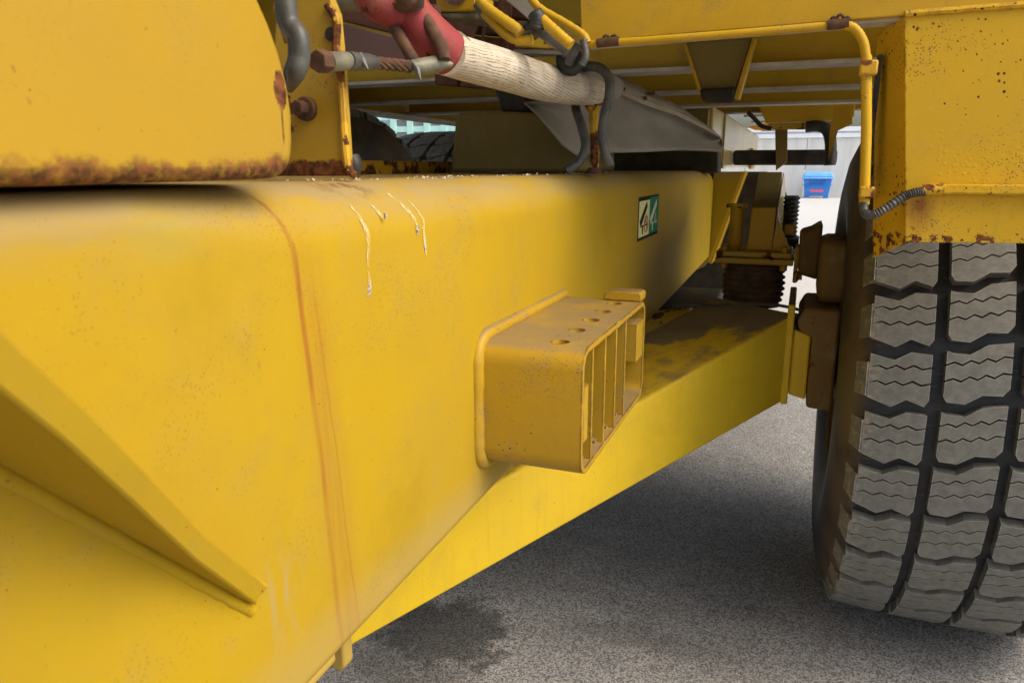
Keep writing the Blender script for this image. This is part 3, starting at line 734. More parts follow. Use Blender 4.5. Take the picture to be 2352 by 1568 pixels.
B_ = split(botB, topB, WA, zig(WA, .038, .024, .0038, 8), zig(WA, .070, .024, .0038, 8))
meA = block_mesh('tread_block', A_, .155, lug=WA)
meB = block_mesh('tread_block', B_, .289)
meC = block_mesh('tread_block', [[(a, b) for a, b in p] for p in B_], .421)
meD = block_mesh('tread_block', A_, .553, mirror=True, lug=WA)
NR = 34
def tyre(xc, yc, zc, scale, blocks=True, flip=False):
    """carcass, rim and tread blocks round an axle along X; built about x=.37"""
    prof = [(.155, .632), (.146, .625), (.132, .600), (.116, .560), (.106, .50), (.108, .44), (.120, .40), (.134, .37), (.146, .345), (.152, .340), (.156, .335), (.17, .33), (.20, .325), (.25, .32)]
    full = [(a, b) for a, b in prof[::-1]] + [(.170, .634), (.411, .635), (.652, .634)] + [(.822 - a, b) for a, b in prof]
    n = 96; rows = []
    for i in range(n + 1):
        a = 2 * math.pi * i / n; rows.append([Vector((x, r * math.cos(a), r * math.sin(a))) for x, r in full])
    T = Matrix.Translation((xc - TC, yc, zc)) @ Matrix.Scale(scale, 4)
    mb = MB(); mb.grid([[T @ p for p in r] for r in rows])
    ty = mb.build('tyre', 'carcass', V, angle=60)
    mb = MB(); rp = [(.136, .345), (.128, .335), (.136, .325), (.20, .315), (.24, .30), (.25, .14), (.20, .12), (.13, .11), (.12, .0)]
    rows = [[T @ Vector((x, r * math.cos(2 * math.pi * i / 60), r * math.sin(2 * math.pi * i / 60))) for x, r in rp] for i in range(61)]
    mb.grid(rows); attach(mb.build('rim', 'hub', V, angle=45), ty)
    if blocks:
        for me, off in ((meA, 0), (meB, .018), (meC, .040), (meD, .060)):
            for kx in range(NR):
                a = 2 * math.pi * kx / NR + (off + .078) / TR
                if blocks == 'fewer' and me in (meC, meB): pass
                o = bpy.data.objects.new('tread_block', me); col.objects.link(o)
                o.parent = ty
                o.matrix_parent_inverse = Matrix()
                o.matrix_local = (Matrix.Translation(V.location) @ Matrix()).inverted() @ Matrix() if False else T @ Matrix.Rotation(-a, 4, 'X')
    return ty
# children of a tyre part: the tyre part's own matrix is identity in world space (vertices are in world space)
t1 = tyre(TC, TY, .660, 1.0)
t2 = tyre(-1.70, 2.17, .70, 1.06, blocks=True)
t3 = tyre(-1.88, 3.95, .70, 1.06, blocks=True)
MB().prism([on(1925, 300, 1, 2.3), on(1958, 285, 1, 2.3), on(1955, 240, 1, 2.3), on(1915, 245, 1, 2.3), on(1905, 310, 1, 2.3), on(1903, 370, 1, 2.3)], (0, .01, 0)).build('gusset', 'frame', V)

# --- fender in front of the right tyre
FY = 1.30
P0 = [(.155, 1.088), (1.05, 1.10), (1.05, 1.425), (.120, 1.420)]
MB().prism([(.155, FY, 1.087), (.95, FY, 1.105), (.95, FY, 1.425), (.118, FY, 1.418), (.155, FY, 1.40)][:4], (0, .006, 0)).build('fender', 'fender', V, bevel=.001)
mb = MB(); a, b_, c, d = Vector((.155, FY, 1.087)), Vector((.118, FY, 1.418)), on(2013, 80, 1, 1.38), on(2003, 592, 1, 1.38)
e_ = on(2010, 572, 1, 1.375)
mb.prism([a, b_, c, d], (.004, .005, 0)); mb.build('fender', 'fender', V, bevel=.001)
MB().tube([(.118, FY - .001, 1.4195), (.25, FY - .001, 1.421), (.95, FY - .001, 1.428)], .005, 8).build('weld_bead', 'fender', V)
# angle trim across the fender
MB().box((.176, FY - .016, 1.161), (.95, FY - .0005, 1.176)).build('trim_strip', 'rusty' if False else 'fender', V, bevel=.003)
MB().cyl((.168, FY - .012, 1.167), (.196, FY - .012, 1.168), .0082).build('pipe_clip', 'rusty', V)

# --- overhead crossmember and deck
MB().prism([(-.375, FY, 1.408), (.95, FY, 1.434), (.95, FY, 1.75), (-.395, FY, 1.75)], (0, .012, 0)).build('front_crossmember', 'frame', V, bevel=.002)
MB().prism([(-.375, FY + .013, 1.404), (.95, FY + .013, 1.430), (.95, FY + .06, 1.430), (-.375, FY + .06, 1.404)], (0, 0, .008)).build('flange', 'pale', V, bevel=.001)
for i, (yy, zz, dk) in enumerate(((1.87, 1.42, 'frame'), (2.42, 1.42, 'frame'), (2.96, 1.42, 'frame'), (3.6, 1.49, 'frame'), (4.6, 1.50, 'frame'))):
    c = MB().box((-1.62, yy, zz + .010), (.72, yy + .012, 1.75)).build('deck_beam', 'girder', V, bevel=.001)
    f_ = MB().box((-1.62, yy - .034, zz), (.72, yy + .046, zz + .0085)).build('flange', 'pale', V, bevel=.001); attach(f_, c)
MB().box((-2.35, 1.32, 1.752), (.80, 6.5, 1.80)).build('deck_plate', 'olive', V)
# added body boxes above (out of frame, sized to throw the shade)
MB().box((-2.3, -.6, 2.35), (-.55, 9.4, 3.7)).build('shade_body', 'panel' if False else 'frame', V, bevel=.03)
MB().box((-.55, 1.45, 1.801), (.45, 9.4, 3.3)).build('shade_body', 'frame', V, bevel=.03)
MB().box((-.55, -1.0, 2.30), (.12, 1.44, 3.7)).build('shade_body', 'frame', V, bevel=.03)
# left side rail
MB().box((-1.665, .6, 1.42), (-1.65, 6.5, 1.75)).build('side_rail', 'frame', V)
MB().box((-1.69, .6, 1.405), (-1.60, 6.5, 1.4185)).build('flange', 'pale', V, bevel=.001)
# low second frame member behind the main beam with its chipped paint
MB().box((-1.05, 1.0, 1.10), (-.94, 1.97, 1.216)).build('inner_rail', 'rusty', V, bevel=.004)
# dark housing behind the beam
pr = [on(1034, 395, 1, 1.75), on(1044, 275, 1, 1.75), on(1052, 257, 1, 1.75), on(1120, 254, 1, 1.75), on(1290, 262, 1, 1.75), on(1330, 300, 1, 1.75), on(1335, 395, 1, 1.75)]
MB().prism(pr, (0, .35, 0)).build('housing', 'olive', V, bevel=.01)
MB().prism([on(1130, 195, 1, 1.80), on(1210, 200, 1, 1.80), on(1215, 262, 1, 1.80), on(1150, 262, 1, 1.80), on(1145, 235, 1, 1.80)], (0, .10, 0)).build('housing_bracket', 'dark', V, bevel=.01)
MB().prism([on(1372, 349, 1, 3.45), on(1650, 346, 1, 3.45), on(1650, 398, 1, 3.45), on(1372, 400, 1, 3.45)], (0, .12, 0)).build('dark_filler', 'dark', V, bevel=.008)  # added dark box that closes the bright gap under the blade
MB().prism([on(1470, 640, 1, 3.9), on(1600, 395, 1, 3.9), on(1765, 395, 1, 3.9), on(1765, 560, 1, 3.9), on(1735, 860, 1, 3.9), on(1470, 860, 1, 3.9)], (0, .3, 0)).build('dark_backing', 'dark', V, bevel=.02)  # added dark backing that keeps the gap behind the air spring dark
# trapezoid hanger below the crossmember
hz = [on(1572, 98, 1, 1.80), on(1728, 88, 1, 1.80), on(1688, 208, 1, 1.80), on(1608, 212, 1, 1.80)]
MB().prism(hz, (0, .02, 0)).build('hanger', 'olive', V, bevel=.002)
MB().prism([on(1728, 86, 1, 1.79), on(1737, 88, 1, 1.79), on(1697, 228, 1, 1.79), on(1685, 226, 1, 1.79)], (0, .04, 0)).build('hanger_flange', 'frame', V, bevel=.002)
MB().prism([on(1568, 98, 1, 1.79), on(1575, 98, 1, 1.79), on(1612, 212, 1, 1.79), on(1604, 212, 1, 1.79)], (0, .04, 0)).build('hanger_flange', 'frame', V, bevel=.002)
MB().prism([on(1606, 204, 1, 1.78), on(1690, 200, 1, 1.78), on(1684, 232, 1, 1.78), on(1612, 232, 1, 1.78)], (0, .06, 0)).build('rubber_mount', 'dark', V, bevel=.006)
# glossy long box above the beam end
MB().box((-.72, 3.56, 1.20), (-.402, 7.0, 1.470)).build('frame_box', 'faded_lit', V, bevel=.012, seg=3)
MB().box((-.401, 4.00, 1.195), (-.392, 4.10, 1.46)).build('strap_plate', 'faded_lit', V, bevel=.001)
MB().box((-.70, 3.50, 1.205), (-.42, 3.555, 1.45)).build('end_plate', 'olive', V, bevel=.003)
MB().box((-.401, 6.0, 1.19), (-.380, 6.3, 1.34)).build('strap_plate', 'chipped', V, bevel=.002)
# far axle, uprights, hoses
MB().box((-.398, 4.6, 1.213), (.16, 4.72, 1.298)).build('far_axle', 'dark', V, bevel=.015)
MB().prism([on(1780, 285, 1, 4.55), on(1809, 285, 1, 4.55), on(1808, 372, 1, 4.55), on(1782, 392, 1, 4.55)], (0, .04, 0)).build('upright', 'hub', V, bevel=.003)
MB().prism([on(1740, 240, 1, 4.5), on(1965, 232, 1, 4.5), on(1962, 268, 1, 4.5), on(1950, 275, 1, 4.5), on(1760, 284, 1, 4.5)], (0, .05, 0)).build('far_crossmember', 'frame', V, bevel=.004)
MB().prism([on(1764, 285, 1, 4.52), on(1948, 277, 1, 4.52), on(1930, 298, 1, 4.52), on(1766, 297, 1, 4.52)], (0, .05, 0)).build('far_crossmember', 'chipped', V, bevel=.004)
MB().tube(curve([on(1850, 292, 1, 4.45), on(1880, 290, 1, 4.45), on(1900, 300, 1, 4.45), on(1908, 330, 1, 4.45), on(1906, 380, 1, 4.45)]), .030, 12).build('air_hose', 'black', V)
MB().tube(curve([on(1718, 258, 1, 4.2), on(1735, 275, 1, 4.2), on(1750, 290, 1, 4.2), on(1772, 296, 1, 4.2)]), .011, 10).build('air_hose', 'black', V)
MB().prism([on(1716, 292, 1, 7.5), on(1765, 282, 1, 7.5), on(1772, 299, 1, 7.5), on(1735, 299, 1, 7.5)], (0, .1, 0)).build('far_panel', 'orange', V)
for i in range(4):
    MB().box((-.40, 5.2 + i * .7, 1.52), (-.20, 5.26 + i * .7, 1.532)).build('deck_slat', 'pale', V)

# --- electrical conduit along the crossmember, down and round to the fender
zc = 1.398
pth = [on(1340, 103, 1, 1.28), on(1500, 92, 1, 1.28), on(1700, 77, 1, 1.28), on(1900, 60, 1, 1.28)]
MB().tube(pth, .0060, 12).build('conduit', 'frame', V)
pth = curve([on(1935, 57, 1, 1.28), on(1962, 66, 1, 1.28), on(1982, 95, 1, 1.28), on(1990, 135, 1, 1.28)], 8)
MB().tube(pth, [.0066 + (.0006 if i % 2 else 0) for i in range(len(pth))], 12).build('conduit', 'frame', V)
MB().tube([on(1990, 128, 1, 1.28), on(1990, 300, 1, 1.28), on(1985, 470, 1, 1.28)], .0076, 12).build('conduit', 'fender', V)
for (a, b, c_, d) in ((1900, 58, 1950, 54), (1372, 100, 1422, 95)):
    MB().cyl(on(a, b, 1, 1.278), on(c_, d, 1, 1.278), .0074).build('conduit_sleeve', 'rust', V)
for px, py in ((1915, 42), (1930, 36), (1945, 42), (1392, 84), (1410, 84)):
    MB().tube(curve([on(px - 8, py + 9, 1, 1.296), on(px - 5, py + 1, 1, 1.292), on(px + 1, py - 2, 1, 1.292), on(px + 6, py + 2, 1, 1.293), on(px + 8, py + 9, 1, 1.296)], 4), .0022, 8).build('clip_weld', 'rust', V)
MB().box((on(1990, 160, 1, 1.28).x - .010, 1.268, on(1990, 175, 1, 1.28).z), (on(2015, 160, 1, 1.28).x, 1.285, on(1990, 140, 1, 1.28).z)).build('clamp', 'rusty', V, bevel=.003)
MB().box((on(1985, 450, 1, 1.28).x - .0085, 1.266, on(1990, 455, 1, 1.28).z), (on(2008, 450, 1, 1.28).x, 1.285, on(1990, 428, 1, 1.28).z)).build('clamp', 'rusty', V, bevel=.003)
MB().box((.0905, 1.34, 1.15), (.0975, 1.36, 1.37)).build('backing_strip', 'dark', V)
pth = curve([on(1985, 462, 1, 1.28), on(1984, 482, 1, 1.275), on(1992, 493, 1, 1.27), on(2010, 492, 1, 1.268), on(2040, 475, 1, 1.27), on(2075, 452, 1, 1.28), on(2100, 443, 1, 1.283), on(2125, 440, 1, 1.287)], 22)
rad = [.0064 + .0010 * math.sin(i * 1.35) for i in range(len(pth))]
for i in range(30): rad[i] = .0068
MB().tube(pth, rad, 14).build('flexible_conduit', 'hose', V, angle=80)

# --- upright post plate on the beam top, with bolts
PY = .70
pl = [on(630, 404, 1, PY), on(800, 404, 1, PY), on(783, 150, 1, PY), on(772, 30, 1, PY), on(735, -60, 1, PY), on(640, -60, 1, PY), on(630, 100, 1, PY)]
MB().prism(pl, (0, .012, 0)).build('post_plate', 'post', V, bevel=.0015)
ed = curve([on(816, 404, 1, PY - .002), on(800, 385, 1, PY - .002), on(793, 330, 1, PY - .002), on(783, 180, 1, PY - .002), on(772, 110, 1, PY - .002), on(773, 50, 1, PY - .002), on(752, 12, 1, PY - .002)], 6)
MB().tube(ed, [(.0045, .0045)] * len(ed), 8).build('plate_edge', 'rusty', V)
b = MB(); c0 = on(708, 251, 1, PY); b.cyl(c0, c0 + Vector((0, -.008, 0)), .0125, 24); b.build('washer', 'rust', V, bevel=.001)
b = MB(); hexbolt(b, c0 + Vector((0, -.008, 0)), (-.1, -1, 0), .0085, .012); b.build('bolt', 'rust', V, bevel=.0008)
c0 = on(764, 74 + 6, 1, PY)
MB().cyl(c0 + Vector((0, -.004, 0)), c0, .007, 16).build('plug', 'dark', V)
MB().tube(curve([on(636, 22, 1, .62), on(652, 30, 1, .62), on(657, 70, 1, .62), on(665, 95, 1, .62)]), .0055, 10).build('bent_rod', 'chipped', V)
for (px0, px1, r_) in ((668, 690, .009), (655, 676, .006)):
    pth = curve([on(px0 - 14, -40, 1, .60), on(px0 - 8, 20, 1, .60), on(px0 - 2, 55, 1, .60), on(px1 - 3, 85, 1, .60), on(px1, 130, 1, .60), on(px1 - 10, 165, 1, .60), on(px1 - 24, 205, 1, .62)])
    MB().tube(pth, [r_] * (len(pth) - 8) + [r_ * (1 - .08 * k) for k in range(8)], 12).build('rubber_hose', 'hose', V)
MB().tube(curve([on(806, 362, 1, .745), on(812, 378, 1, .745), on(806, 400, 1, .745)]), .010, 12).build('rubber_plug', 'black', V)

# --- small post that carries the shovel
q0 = on(1364, 398, 0, -.425); 
MB().tube(curve([q0, on(1366, 350, 1, q0.y), on(1364, 290, 1, q0.y), on(1364, 255, 1, q0.y)]), [(.010, .010)] * 25, 8).build('shovel_post', 'rusty', V)
for pts in (((1364, 262), (1375, 240), (1388, 215), (1390, 195)), ((1364, 262), (1352, 245), (1345, 225), (1342, 205))):
    MB().tube(curve([on(x, y, 1, q0.y) for x, y in pts]), .007, 8).build('shovel_post', 'rusty', V)
MB().tube([on(1364, 385, 1, q0.y), on(1364, 399, 1, q0.y)], [.011, .022], 12).build('weld_foot', 'rust', V)

# --- clutter at top centre : roller bracket, grille, yellow hoses
MB().prism([on(1001, -20, 1, 1.20), on(1092, -20, 1, 1.20), on(1092, 25, 1, 1.20), on(1001, 28, 1, 1.20)], (0, .08, 0)).build('roller_bracket', 'frame', V, bevel=.003)
MB().prism([on(1092, -20, 1, 1.20), on(1112, -20, 1, 1.26), on(1112, 32, 1, 1.26), on(1092, 25, 1, 1.20)], (.003, .01, 0)).build('roller_bracket', 'frame', V, bevel=.002)
MB().prism([on(1001, 30, 1, 1.198), on(1110, 27, 1, 1.21), on(1095, 44, 1, 1.21), on(1030, 42, 1, 1.2)], (0, .08, 0)).build('roller_bracket', 'galv', V, bevel=.003)
MB().cyl(on(1045, -22, 1, 1.16), on(1047, -22, 1, 1.40), .022, 24).build('roller', 'rust', V)
MB().cyl(on(1040, 55, 1, 1.34), on(1040, 55, 1, 1.40), .045, 30).build('rusty_disc', 'rustred', V)
for row in range(5):
    for cxx in range(4):
        x0_, y0_ = 985 + cxx * 58 + row * 3, -10 + row * 42 + cxx * 5
        MB().prism([on(x0_, y0_, 1, 1.44), on(x0_ + 52, y0_ + 4, 1, 1.44), on(x0_ + 52, y0_ + 40, 1, 1.44), on(x0_, y0_ + 36, 1, 1.44)], (0, .03, 0)).build('radiator_panel', 'rustred', V, bevel=.004)
for pts in (((1163, 150), (1165, 90), (1170, 30), (1172, -20)), ((1105, 130), (1112, 60), (1120, -10))):
    MB().tube([on(x, y, 1, 1.42) for x, y in pts], .004, 6).build('brace', 'rust', V)
MB().prism([on(1145, -20, 1, 1.35), on(1172, -20, 1, 1.35), on(1172, 45, 1, 1.35), on(1145, 40, 1, 1.35)], (0, .01, 0)).build('brace', 'rust', V)
def hosep(pts, r_, mat, y=1.18, nm='hydraulic_hose'):
    p = curve([on(x, y_, 1, y) for x, y_ in pts]); MB().tube(p, [r_ + .0004 * math.sin(i * 2.2) for i in range(len(p))], 12).build(nm, mat, V)
hosep(((1100, 0), (1120, 20), (1150, 42), (1185, 66), (1195, 78)), .0085, 'frame', 1.15)
hosep(((1112, 30), (1140, 60), (1165, 82), (1190, 93), (1222, 90)), .0075, 'frame', 1.16)
hosep(((1098, 8), (1130, 52), (1180, 80), (1215, 82), (1240, 68)), .010, 'hose', 1.19)
hosep(((1238, 38), (1262, 60), (1290, 85), (1312, 104)), .008, 'frame', 1.15)
hosep(((1232, 62), (1255, 80), (1290, 105), (1305, 118)), .010, 'hose', 1.18)
hosep(((1190, 62), (1215, 60), (1236, 50)), .007, 'black', 1.16)
hosep(((1228, 30), (1236, 45), (1232, 66)), .012, 'black', 1.15)
hosep(((1350, 100), (1338, 80), (1300, 55), (1240, 20), (1215, -10)), .0065, 'frame', 1.22, 'brace')
hosep(((1340, 92), (1345, 130), (1335, 150)), .006, 'hose', 1.2)
MB().prism([on(1240, 10, 1, 1.25), on(1345, 95, 1, 1.25), on(1345, 112, 1, 1.25), on(1240, 45, 1, 1.25)], (0, .01, 0)).build('brace', 'olive', V)
MB().prism([on(1150, -10, 1, 1.3), on(1235, 2, 1, 1.3), on(1238, 42, 1, 1.3), on(1222, 52, 1, 1.3)], (0, .01, 0)).build('cover_plate', 'greymetal', V, bevel=.001)
MB().prism([on(1185, 96, 1, 1.32), on(1220, 80, 1, 1.32), on(1290, 82, 1, 1.32), on(1300, 112, 1, 1.32), on(1180, 108, 1, 1.32)], (0, .02, 0)).build('bracket_plate', 'chipped', V, bevel=.002)
MB().prism([on(1180, 112, 1, 1.33), on(1310, 114, 1, 1.33), on(1310, 124, 1, 1.33), on(1175, 124, 1, 1.33)], (0, .04, 0)).build('bracket_plate', 'greymetal', V, bevel=.002)
# plum coloured cover behind the cable and its yellow lip
MB().prism([on(775, 52, 1, 1.05), on(880, 78, 1, 1.05), on(1010, 110, 1, 1.05), on(1010, 160, 1, 1.05), on(900, 140, 1, 1.05), on(775, 118, 1, 1.05)], (0, .02, 0)).build('cover_panel', 'plum', V, bevel=.002)
MB().prism([on(775, 10, 1, 1.07), on(1000, 10, 1, 1.07), on(1000, 102, 1, 1.07), on(880, 72, 1, 1.07), on(775, 46, 1, 1.07)], (0, .02, 0)).build('cover_panel', 'rustred', V, bevel=.002)
MB().prism([on(775, 120, 1, 1.04), on(1010, 162, 1, 1.04), on(1010, 170, 1, 1.04), on(775, 134, 1, 1.04)], (0, .02, 0)).build('panel_lip', 'frame', V)
MB().cyl(on(765, -8, 1, .90), on(880, -14, 1, .92), .020, 24).build('cross_tube', 'galv', V)

# sticker on the beam face
XS = -.3995
st = MB().box((-.4, 1.955, 1.008), (XS, 2.25, 1.124)).build('warning_sticker', 'stickblack', V)
attach(MB().box((XS, 1.966, 1.017), (XS + .0006, 2.108, 1.113)).build('print_field', 'stickpale', V), st)
attach(MB().box((XS, 2.1085, 1.017), (XS + .0006, 2.243, 1.119)).build('print_field', 'stickgreen', V), st)
def flat(poly, mat, x=XS + .0012, nm='pictogram'):
    attach(MB().prism([(XS + .0007, y, z) for y, z in poly], (x - XS - .0007, 0, 0)).build(nm, mat, V, smooth=False), st)
def bar(y0, z0, y1, z1, w_, mat, x=XS + .0012):
    d = Vector((y1 - y0, z1 - z0)).normalized(); p = Vector((-d.y, d.x)) * w_ / 2
    flat([(y0 + p.x, z0 + p.y), (y1 + p.x, z1 + p.y), (y1 - p.x, z1 - p.y), (y0 - p.x, z0 - p.y)], mat, x)
for oy, mm in ((1.966, 'stickblack'), (2.108, 'stickwhite')):
    flat([(oy + .008, 1.060), (oy + .100, 1.110), (oy + .108, 1.095), (oy + .022, 1.042)], mm)
    bar(oy + .028, 1.046, oy + .125, 1.046, .0035, mm)
    flat([(oy + .042, 1.045), (oy + .058, 1.045), (oy + .056, 1.026), (oy + .050, 1.022), (oy + .045, 1.026)], mm)
    bar(oy + .075, 1.046, oy + .090, 1.070, .003, mm); bar(oy + .105, 1.038, oy + .095, 1.075, .0035, mm)
ringp = [(XS + .0016, 2.060 + .025 * math.cos(R(a)), 1.049 + .022 * math.sin(R(a))) for a in range(0, 361, 15)]
attach(MB().tube(ringp, .0012, 6, cap=False).build('prohibition_ring', 'stickred', V), st)
bar(2.045, 1.064, 2.075, 1.034, .0028, 'stickred', XS + .0018)

# dried drips on the beam face
def drip(pts, w_, mat='streak'):
    w_ *= .85
    P = [on(x, y, 0, -.3992) for x, y in pts]; n = len(P)
    for p in P:                      # follow the rounded shoulder
        if p.z > 1.124:
            s_ = min(1, (p.z - 1.124) / .062); p.x = -.462 + .063 * math.cos(math.asin(s_)) + .0002
    ws = [w_ * (.3 + .7 * math.sin(math.pi * min(1, (i + .6) / n))) for i in range(n)]
    mb = MB(); rows = [[(p.x + .0004, p.y - w2 / 2 * random.uniform(.55, 1.3), p.z), (p.x + .0005, p.y, p.z), (p.x + .0004, p.y + w2 / 2 * random.uniform(.55, 1.3), p.z)] for p, w2 in zip(P, ws)]
    mb.grid(rows); mb.build('dried_drip', mat, V)
drip([(832, 470), (838, 490), (843, 515), (845, 535), (845, 560), (845, 590), (846, 615)], .007)
drip([(845, 622), (847, 638), (848, 650), (849, 662)], .007)
drip([(879, 470), (883, 482), (886, 492), (889, 502)], .007)
drip([(933, 445), (945, 470), (955, 495), (959, 520), (960, 535)], .009)
drip([(963, 458), (972, 485), (975, 505), (973, 530), (976, 560), (979, 585)], .007)
for (px, py, s_) in ((848, 668, .004), (850, 658, .003), (885, 495, .003), (959, 530, .0035), (961, 522, .003), (977, 566, .0035)):
    c = on(px, py, 0, -.3992); mb = MB(); mb.tube([c + Vector((-.0008, 0, s_)), c + Vector((-.0002, .0004, 0)), c + Vector((-.0008, 0, -s_ * 1.3))], [(.0008, s_ * .3), (.0014, s_ * .62), (.0008, s_ * .35)], 8); mb.build('dropping', 'dropdark', V)

# loose crumbs lying along the top edge of the beam
mb = MB()
for i in range(170):
    cl = random.choice((.70, .95, 1.02, 1.1, 1.35, 1.6, 1.9)); y = cl + random.gauss(0, .05); x = -.47 + random.uniform(-.03, .012); z = 1.1855 if x < -.462 else 1.184
    s_ = random.uniform(.001, .0036)
    q = [Vector((random.uniform(-1, 1), random.uniform(-1, 1), random.uniform(-.6, 1))).normalized() * s_ for _ in range(4)]
    mb.add([Vector((x, y, z + s_ * .5)) + v for v in q], [(0, 1, 2), (0, 3, 1), (1, 3, 2), (0, 2, 3)])
o = mb.build('beam_crumbs', 'debris', None, smooth=False); o['kind'] = 'stuff'; o['label'] = 'pale crumbs of grit lying along the top of the yellow beam'; o['category'] = 'grit'

# ================================================================== SHOVEL
sh = thing('shovel', pd(1200, 190, 1.2), 'shovel with weathered wooden shaft and grey blade strapped above the yellow beam', 'shovel')
cen = [(1022, 122), (1060, 134), (1110, 148), (1170, 165), (1240, 187), (1300, 200), (1345, 207), (1372, 208)]
dep = [.93, 1.0, 1.09, 1.2, 1.33, 1.43, 1.50, 1.54]
hw = [(49, 49), (48, 48), (47, 47), (45, 45), (42, 42), (38, 38), (34, 36), (30, 32)]
P = [pd(x, y, d) for (x, y), d in zip(cen, dep)]; P2 = curve(P, 5)
rad = []
for i in range(len(P2)):
    f = i / 5; j = min(int(f), 6); r0 = hw[j][0] * dep[j] / F; r1 = hw[j + 1][0] * dep[j + 1] / F; rad.append(r0 + (r1 - r0) * (f - j))
MB().tube(P2, rad, 28).build('shaft', 'wood', sh, angle=70)
# red painted socket and grip
cen = [(1032, 124), (1008, 108), (985, 82), (960, 50), (935, 15), (915, -20)]
P = [pd(x, y, .925 - .012 * i) for i, (x, y) in enumerate(cen)]
MB().tube(P, [.0275, .029, .027, .0245, .023, .024], 24).build('socket', 'red', sh, angle=70)
MB().tube([pd(840, -25, .86), pd(868, 2, .865), pd(900, 20, .87), pd(935, 28, .88)], [.021, .024, .022, .018], 20).build('grip', 'red', sh, angle=70)
MB().tube([pd(925, -15, .85), pd(950, 5, .855), pd(955, 22, .86)], [.02, .018, .010], 14).build('grip_wear', 'rust', sh, angle=70)
MB().tube(curve([pd(1035, 64 + 8, .94), pd(1052, 82, .952), pd(1070, 100, .965), pd(1074, 112, .97)], 4), [.002, .003, .004, .005, .006, .006, .0065, .007, .007, .006, .005, .003, .0015], 8).build('shaft_wedge', 'galv', sh)

# blade : folded grey sheet
lo = [(1203, 238), (1230, 262), (1262, 300), (1290, 335), (1322, 358), (1400, 352), (1480, 350), (1560, 346), (1620, 348), (1652, 350), (1664, 338), (1655, 315)]
def bd_(px): return 1.62 + .38 * (px - 1200) / 460
fold = [(1206, 234), (1240, 232), (1290, 230), (1330, 226), (1370, 200), (1410, 198), (1460, 220), (1520, 242), (1575, 262), (1605, 280), (1635, 298), (1655, 315)]
lo[-1] = (1660, 325)
n = 12; rows = []
for k in range(n + 1):
    f = k / n; row = []
    for (a, b) in zip(fold, lo):
        x, y = a[0] + (b[0] - a[0]) * f, a[1] + (b[1] - a[1]) * f
        row.append(pd(x, y, bd_(x) + .03 * math.sin(math.pi * f)))
    rows.append(row)
mb = MB(); mb.grid(rows[:])
bl = mb.build('blade', 'greymetal', sh, angle=60); sm = bl.modifiers.new('thick', 'SOLIDIFY'); sm.thickness = .004
topl = [(1380, 160), (1420, 172), (1450, 190), (1500, 213), (1560, 243), (1600, 272), (1630, 292), (1655, 313)]
foldl = [(1392, 190), (1440, 212), (1470, 226), (1510, 239), (1560, 256), (1600, 278), (1632, 297), (1656, 315)]
foldl = [(1396, 196), (1430, 216), (1462, 232), (1505, 248), (1555, 264), (1598, 284), (1630, 300), (1656, 315)]
rows = [[pd(x, y, bd_(x) + .02) for x, y in topl], [pd(x, y, bd_(x) - .012) for x, y in foldl]]
mb = MB(); mb.grid(rows); fl = mb.build('blade_fold', 'tan', sh, angle=60); sm = fl.modifiers.new('thick', 'SOLIDIFY'); sm.thickness = .004
sk = [pd(1290, 195, 1.47), pd(1330, 190, 1.50), pd(1375, 196, 1.56), pd(1400, 205, 1.60)]
MB().tube(sk, [(.020, .024), (.030, .034), (.034, .036), (.030, .034)], 20).build('blade_socket', 'greymetal', sh, angle=70)
for px, py in ((1500, 214), (1482, 226), (1432, 205)):
    MB().cyl(pd(px, py, bd_(px) - .012), pd(px, py, bd_(px) + .01), .005, 12).build('rivet', 'rust', sh)

# black rubber strap holding the shovel
tag(MB().tube(curve([pd(1300, 392, 1.52), pd(1330, 372, 1.52), pd(1345, 335, 1.52), pd(1336, 290, 1.53), pd(1322, 245, 1.56), pd(1320, 190, 1.56), pd(1330, 165, 1.52),
        pd(1350, 153, 1.46), pd(1380, 158, 1.44), pd(1398, 180, 1.44), pd(1400, 215, 1.44), pd(1390, 260, 1.45), pd(1383, 310, 1.46), pd(1390, 350, 1.47), pd(1402, 380, 1.48)], 8), .0095, 12).build('rubber_strap', 'hose'),
    'dark rubber strap looped over the shovel shaft at the blade end', 'strap')
bpy.data.objects['rubber_strap'].name = 'rubber_strap'
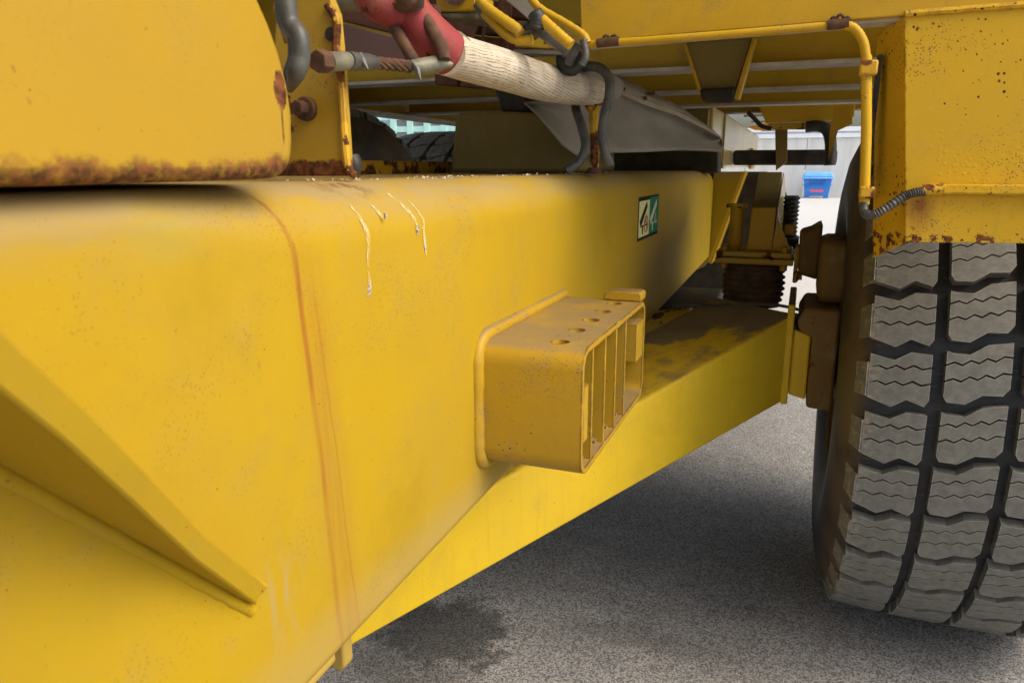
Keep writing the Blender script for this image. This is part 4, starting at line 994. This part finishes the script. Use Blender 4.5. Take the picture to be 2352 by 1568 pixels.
# knotted hanging loop above the shaft
kn = thing('knotted_strap', pd(1310, 130, 1.35), 'knotted black rubber strap hanging above the shovel blade', 'strap')
MB().tube(curve([pd(1322, 60, 1.3), pd(1326, 85, 1.3), pd(1322, 110, 1.3), pd(1312, 130, 1.3), pd(1306, 146, 1.31)]), .0085, 10).build('strap', 'hose', kn)
MB().tube(curve([pd(1308, 92, 1.33), pd(1304, 115, 1.33), pd(1300, 135, 1.33)]), .009, 10).build('strap', 'hose', kn)
MB().tube(curve([pd(1296, 118, 1.34), pd(1290, 140, 1.34), pd(1300, 158, 1.34), pd(1318, 160, 1.34), pd(1328, 142, 1.34), pd(1318, 122, 1.34), pd(1298, 118, 1.34)]), .011, 10).build('knot', 'black', kn)

# wire rope with turnbuckle ends
wr = thing('wire_rope', pd(880, 145, .85), 'rusty wire rope with clamped ends crossing behind the yellow post plate', 'cable')
b = MB(); hexbolt(b, pd(752, 142, .72), pd(716, 140, .70) - pd(752, 142, .72), .0110, .016); b.build('hex_head', 'rust', wr, bevel=.001)
MB().tube([pd(752, 142, .72), pd(795, 141, .75), pd(815, 140, .76)], [.0095, .0092, .0085], 20).build('ferrule', 'galv', wr)
MB().tube([pd(800, 140, .75), pd(845, 143, .78), pd(862, 144, .79)], [.0093, .0088, .007], 20).build('sleeve', 'hose', wr)
base = [pd(848 + 100 * i / 30, 144 + 10 * i / 30, .79 + .07 * i / 30) for i in range(31)]
ax = (base[-1] - base[0]).normalized(); e1 = ax.cross(Vector((0, 0, 1))).normalized(); e2 = ax.cross(e1)
for s_ in range(6):
    mb = MB(); mb.tube([p + (e1 * math.cos(i * .22 + s_ * math.pi / 3) + e2 * math.sin(i * .22 + s_ * math.pi / 3)) * .0045 for i, p in enumerate(base)], .0026, 6); mb.build('strand', 'rust', wr)
MB().tube([pd(940, 154, .855), pd(968, 153, .865), pd(1000, 148, .88), pd(1032, 150, .89)], [(.007, .008), (.0095, .010), (.010, .009), (.004, .010)], 16).build('clamped_eye', 'galv', wr)
for pts in (((826, 122), (832, 140), (845, 160)), ((944, 140), (958, 160), (966, 184))):
    d_ = .76 if pts[0][0] < 900 else .85
    MB().tube([pd(x, y, d_) for x, y in pts], [.002, .004, .001], 6).build('tie', 'hose', wr)
# rusty rods crossing the socket
for pts, l in ((((862, -10), (880, 25), (915, 80), (950, 140), (958, 158)), 'rusty round rod left of the pair crossing the red shovel socket'),
               (((938, -20), (962, 20), (992, 70), (1015, 110), (1020, 138)), 'rusty round rod right of the pair crossing the red shovel socket')):
    o = MB().tube(curve([pd(x, y, .875) for x, y in pts]), .0072 if 'left' in l else .0080, 14).build('steel_rod', 'rust')
    tag(o, l, 'rod', 'rusty rods at the red socket')
